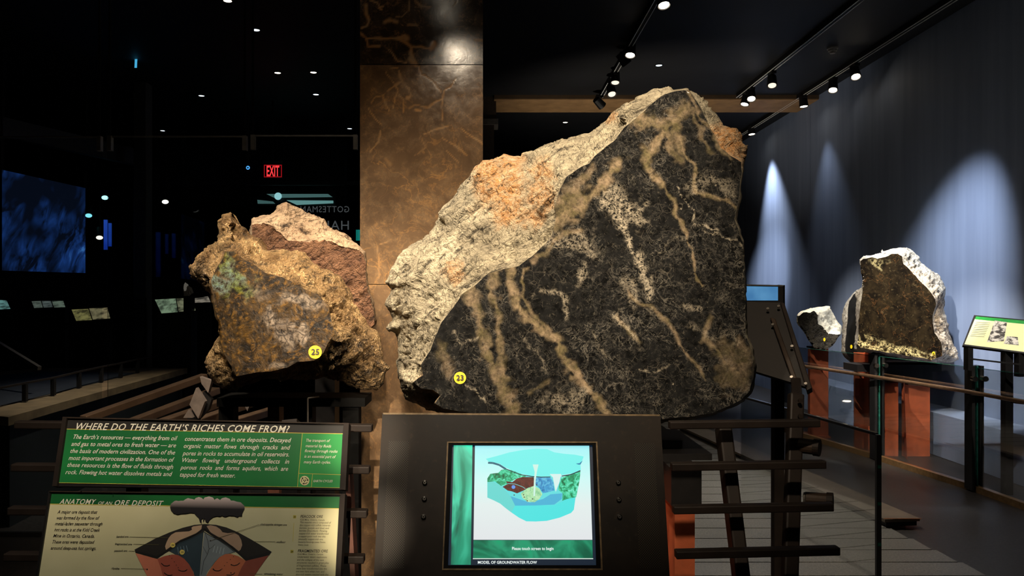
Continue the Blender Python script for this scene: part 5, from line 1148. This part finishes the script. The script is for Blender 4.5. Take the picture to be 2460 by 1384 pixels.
# lit reading rails
def reader(name, quads, D, lab, cols, body=True, tilt=.12, post_to=None):
    us = [p[0] for q in quads for p in q]; vs = [p[1] for q in quads for p in q]
    p0 = at(sum(us) / len(us), max(vs), D - .1)
    t = thing(name, (p0.x, p0.y, 0), lab, 'sign', 'lit reading panels in the dark hall')
    vm = min(vs); vM = max(vs); pl = Plane(at(100, vm, D + tilt), at(200, vm, D + tilt), at(100, vM, D - tilt))
    for q, c_ in zip(quads, cols):
        pl.slab('panel', q, .02, M['black'], t, off=-.002)
        k = NT('lit_print'); v = k.obj(); n = k.noise(v, 12, 4); k.fin((.02, .02, .02), .5); k.put(k.b.inputs['Emission Color'], k.mix(k.rng(n, .42, .62), srgb(*c_), srgb(*[int(x * .45) for x in c_]))); k.b.inputs['Emission Strength'].default_value = .62
        pl.poly('print', q, k.m, t, .003)
    a, b = pl.hit(min(us) + 4, vM - 2, -.03), pl.hit(max(us) - 4, vM - 2, -.03)
    MB().box(a.x, b.x, a.y + .03, a.y + .10, .0, a.z).build('desk_front', M['blackgreen'], t)
reader('reading_rail', [[(372, 720), (422, 717), (427, 750), (388, 753)], [(424, 717), (462, 716), (470, 746), (429, 749)]], 9.1, 'pair of greenish lit reading panels left of the golden ore rock', [(150, 172, 140), (150, 150, 118)])
reader('reading_rail', [[(172, 744), (212, 742), (221, 769), (183, 771)], [(214, 741), (258, 739), (265, 765), (223, 768)]], 9.15, 'pair of yellowish lit reading panels below the blue projection', [(150, 142, 86), (140, 130, 96)])
reader('reading_rail', [[(76, 724), (98, 723), (103, 739), (82, 740)], [(100, 723), (122, 723), (127, 738), (105, 739)], [(124, 723), (152, 723), (157, 738), (130, 739)]], 9.3, 'row of three small lit reading panels at the foot of the projection', [(108, 118, 108), (100, 110, 106), (112, 126, 110)])
reader('reading_rail', [[(-14, 720), (16, 722), (25, 742), (-8, 744)]], 9.3, 'lone teal lit reading panel cut by the left edge', [(120, 170, 166)])
reader('reading_rail', [[(458, 718), (500, 712), (506, 726), (462, 728)]], 9.6, 'small white lit panel peeping out left of the ore rock', [(170, 156, 140)])
t = thing('white_crystal_cluster', at(452, 712, 8.96), 'small white crystal specimen on the far desk left of the ore rock', 'specimen')
random.seed(8)
for j in range(9):
    p = at(446 + random.uniform(0, 14), 712 - random.uniform(0, 22), 8.99); d = Vector((random.uniform(-.5, .5), random.uniform(-.4, .2), 1)).normalized()
    MB().lathe(p, p + d, [(-.03, .02), (.03, .026), (.06, .004)], 6).build('crystal', glow('lit_crystal', srgb(150, 140, 128), .35) if j % 3 == 0 else plain('white_crystal', srgb(210, 200, 190), .5), t)
MB().box(at(444, 712, 8.96).x, at(462, 712, 8.96).x, 8.92, 9.04, .0, at(444, 711, 8.96).z).build('block', M['black'], t)
# pillar, wall screen, blue lights
MB().box(at(320, 700, 10.5).x, at(351, 700, 10.5).x, 10.5, 10.7, 0, CEIL).one('round_cornered_pillar', plain('grey_pillar', srgb(66, 62, 56), .6, 0, .2), 'grey pillar standing behind the reading panels on the left', 'column', bevel=.01)
tr = thing('louvre_screen', at(335, 780, 10.2), 'dark ladder of bars in front of the grey pillar', 'railing')
for j in range(6):
    MB().bar(at(318, 722 + j * 10.5, 10.2), at(350, 720 + j * 10.5, 10.2), .02, .022).build('rung', M['black'], tr)
for u in (318, 350):
    MB().bar(at(u, 716, 10.2), (at(u, 716, 10.2).x, 10.2, 0), .025, .025, up=(0, 1, 0)).build('upright', M['black'], tr)
for u0, u1, v0, v1, lab, D in ((249, 257, 528, 600, 'taller left one of two close blue light strips', 11.0), (260, 266, 536, 592, 'right one of two close blue light strips', 11.2), (349, 358, 553, 664, 'blue light strip beside the grey pillar', 12.0)):
    p, q = at(u0, v0, D), at(u1, v1, D)
    t = thing('blue_light_strip', ((p.x + q.x) / 2, D, 0), lab, 'light strip', 'blue light strips')
    MB().box(p.x, q.x, D, D + .03, q.z, p.z).build('tube', swirl('blue_strip_light', [(10, 20, 70), (24, 60, 170), (50, 100, 220)], 2.2, .5, (1, 1, .6)), t)
    MB().box(p.x, q.x, D, D + .03, 0, q.z).build('post', M['blackmat'], t)
for px, py, lab, cc in ((252, 474, 'pale cyan spark of light right of the projection', (150, 220, 225)), (397, 484, 'small white spark of light behind the middle glass panel', (230, 228, 215)), (213, 517, 'tiny teal spark of light beside the projection edge', (110, 190, 200)), (239, 570, 'small white spark between the two blue strips', (220, 215, 200))):
    p = at(px, py, 11.6); t = thing('hanging_spot', p, lab, 'spotlight', 'distant spotlights')
    MB().lathe(p, p + Vector((.3, -.6, -1)), [(-.16, .05), (0, .055), (.005, .045)], 12).build('can', M['black'], t)
    MB().tube(p + Vector((.3, -.6, -1)).normalized() * .006, p + Vector((.3, -.6, -1)).normalized() * .010, .046, n=14).build('lens', glow('spark_lens', srgb(*cc), 2.0), t)
    MB().bar(p + Vector((-.02, .06, .1)), (p.x - .02, p.y + .06, CEIL), .015, .015, up=(0, 1, 0)).build('stem', M['black'], t)
# raised platform with low rails
pf = thing('display_platform', (-3.4, 6.2, 0), 'long low timber edged display platform at lower left', 'platform')
def top_at(u, v, z=.75): D = (EYE - z) * F / (v - PY); return at(u, v, D)
pts = [top_at(-120, 1000), top_at(0, 1000), top_at(20, 1002), top_at(450, 884), top_at(90, 884), top_at(-120, 905)]
M['timber'] = plain('weathered_timber', srgb(112, 92, 66), .6, 0, .35, 9); M['slate'] = plain('slate_top', srgb(40, 42, 48), .5, 0, .3, 3)
MB().prism(pts, (0, 0, -.06)).build('deck', M['timber'], pf)
inn = [top_at(-120, 960, .752), top_at(0, 975, .752), top_at(60, 962, .752), top_at(330, 896, .752), top_at(90, 893, .752), top_at(-120, 915, .752)]
MB().prism([p + Vector((0, 0, .004)) for p in inn], (0, 0, -.004)).build('inset', M['slate'], pf)
ctr = sum(pts, Vector()) / 6
MB().prism([p.lerp(ctr, .04) + Vector((0, 0, -.06)) for p in pts], (0, 0, -.6899)).build('skirt', M['blackgreen'], pf)
lr = thing('low_rail', (-3.0, 6.0, .75), 'thin dark rail on short posts along the timber platform', 'railing')
r0, r1 = [(0, 945), (60, 930), (128, 918), (190, 905), (245, 894), (290, 886), (330, 880), (372, 868)], None
ps_ = [(60, 965), (128, 950), (190, 932), (243, 918), (290, 907), (330, 896)]
for u, v in ps_:
    p = top_at(u, v, .756); q = Vector((p.x, p.y, p.z + .13)); MB().bar(p, q, .03, .03, up=(0, 1, 0)).build('post', M['black'], lr)
pp = [top_at(u, v, .756) + Vector((0, 0, .14)) for u, v in [(-20, 984)] + ps_ + [(372, 888)]]
for a, b in zip(pp[:-1], pp[1:]): MB().bar(a, b, .02, .014).build('rail', M['bronze'], lr)
br = thing('back_balustrade', (at(160, 860, 9.0).x, 9.0, 0), 'dark upright barred balustrade behind the timber platform', 'railing')
for u in range(40, 300, 26):
    p = at(u, 735, 9.0); MB().bar((p.x, 9.0, 0), (p.x, 9.0, 1.22), .022, .022, up=(0, 1, 0)).build('baluster', M['black'], br)
MB().bar((at(20, 0, 9.0).x, 9.0, 1.23), (at(300, 0, 9.0).x, 9.0, 1.23), .04, .03).build('top_bar', M['black'], br)
MB().bar(at(-20, 815, 6.9), at(95, 885, 6.4), .03, .03).one('sloping_handrail', plain('dull_grey_rail', srgb(74, 68, 62), .4, .5), 'sloping grey handrail at the far left edge', 'handrail')
# slatted rail with faceted post behind the signs
sr = thing('slatted_rail', at(490, 1300, 3.6) * 1, 'slatted bronze rail with a zigzag post left under the golden ore rock', 'railing')
M['bronze_l'] = plain('light_bronze', srgb(116, 92, 72), .4, .5, .25, 10)
for a, b, Da, Db in (((200, 1008), (492, 905), 3.7, 4.3), ((300, 1022), (520, 938), 3.6, 4.2), ((380, 1020), (575, 952), 3.5, 4.15), ((430, 1030), (620, 962), 3.45, 4.1), ((480, 1040), (660, 985), 3.4, 4.05)):
    MB().bar(at(*a, Da), at(*b, Db), .05, .035).build('slat', M['bronze_l'], sr, bevel=.004)
def quad3(pts, D, dep, name, m): MB().prism([at(u, v, D) for u, v in pts], (0, dep, 0)).build(name, m, sr)
M['greysteel'] = plain('grey_steel_facet', srgb(120, 108, 100), .45, .4, .2)
quad3([(471, 932), (492, 965), (476, 1006), (455, 972)], 3.42, .03, 'facet', M['greysteel'])
quad3([(480, 905), (508, 915), (500, 944), (484, 922)], 3.46, .03, 'facet', M['greysteel'])
quad3([(440, 1004), (452, 985), (462, 1004)], 3.40, .03, 'facet', M['greysteel'])
quad3([(580, 960), (602, 968), (594, 988)], 3.44, .03, 'facet', M['greysteel'])
quad3([(490, 940), (508, 960), (500, 985), (476, 1010), (470, 1040), (440, 1040), (452, 1000)], 3.47, .03, 'zigzag_post', M['black'])
MB().bar(at(470, 1010, 3.49), (at(470, 1010, 3.49).x, 3.49, 0), .05, .04, up=(0, 1, 0)).build('post', M['black'], sr)
MB().bar(at(560, 1000, 3.8), (at(560, 1000, 3.8).x, 3.8, 0), .05, .04, up=(0, 1, 0)).build('post', M['black'], sr)
# header beams and dim ceiling pieces over the hall
MB().box(-8.5, -2.6, 14.4, 14.7, 3.25, CEIL - .001).one('hall_bulkhead', plain('dark_bulkhead', srgb(20, 20, 22), .7), 'dark bulkhead beam across the far end of the left hall', 'beam')
# lamps of the dark hall
lamp(0, 0, 'added unseen spotlight high above the timber platform', (-2.6, 6.6, .7), 420, NEUT, 60, .8, loc=(-2.3, 5.75, 4.1))  # lamp added so that the dark platform shows
lamp(0, 0, 'spotlight near the column lighting the zigzag rail', (-1.35, 3.9, .9), 150, NEUT, 40, .7, loc=(-1.7, 3.1, 4.1))
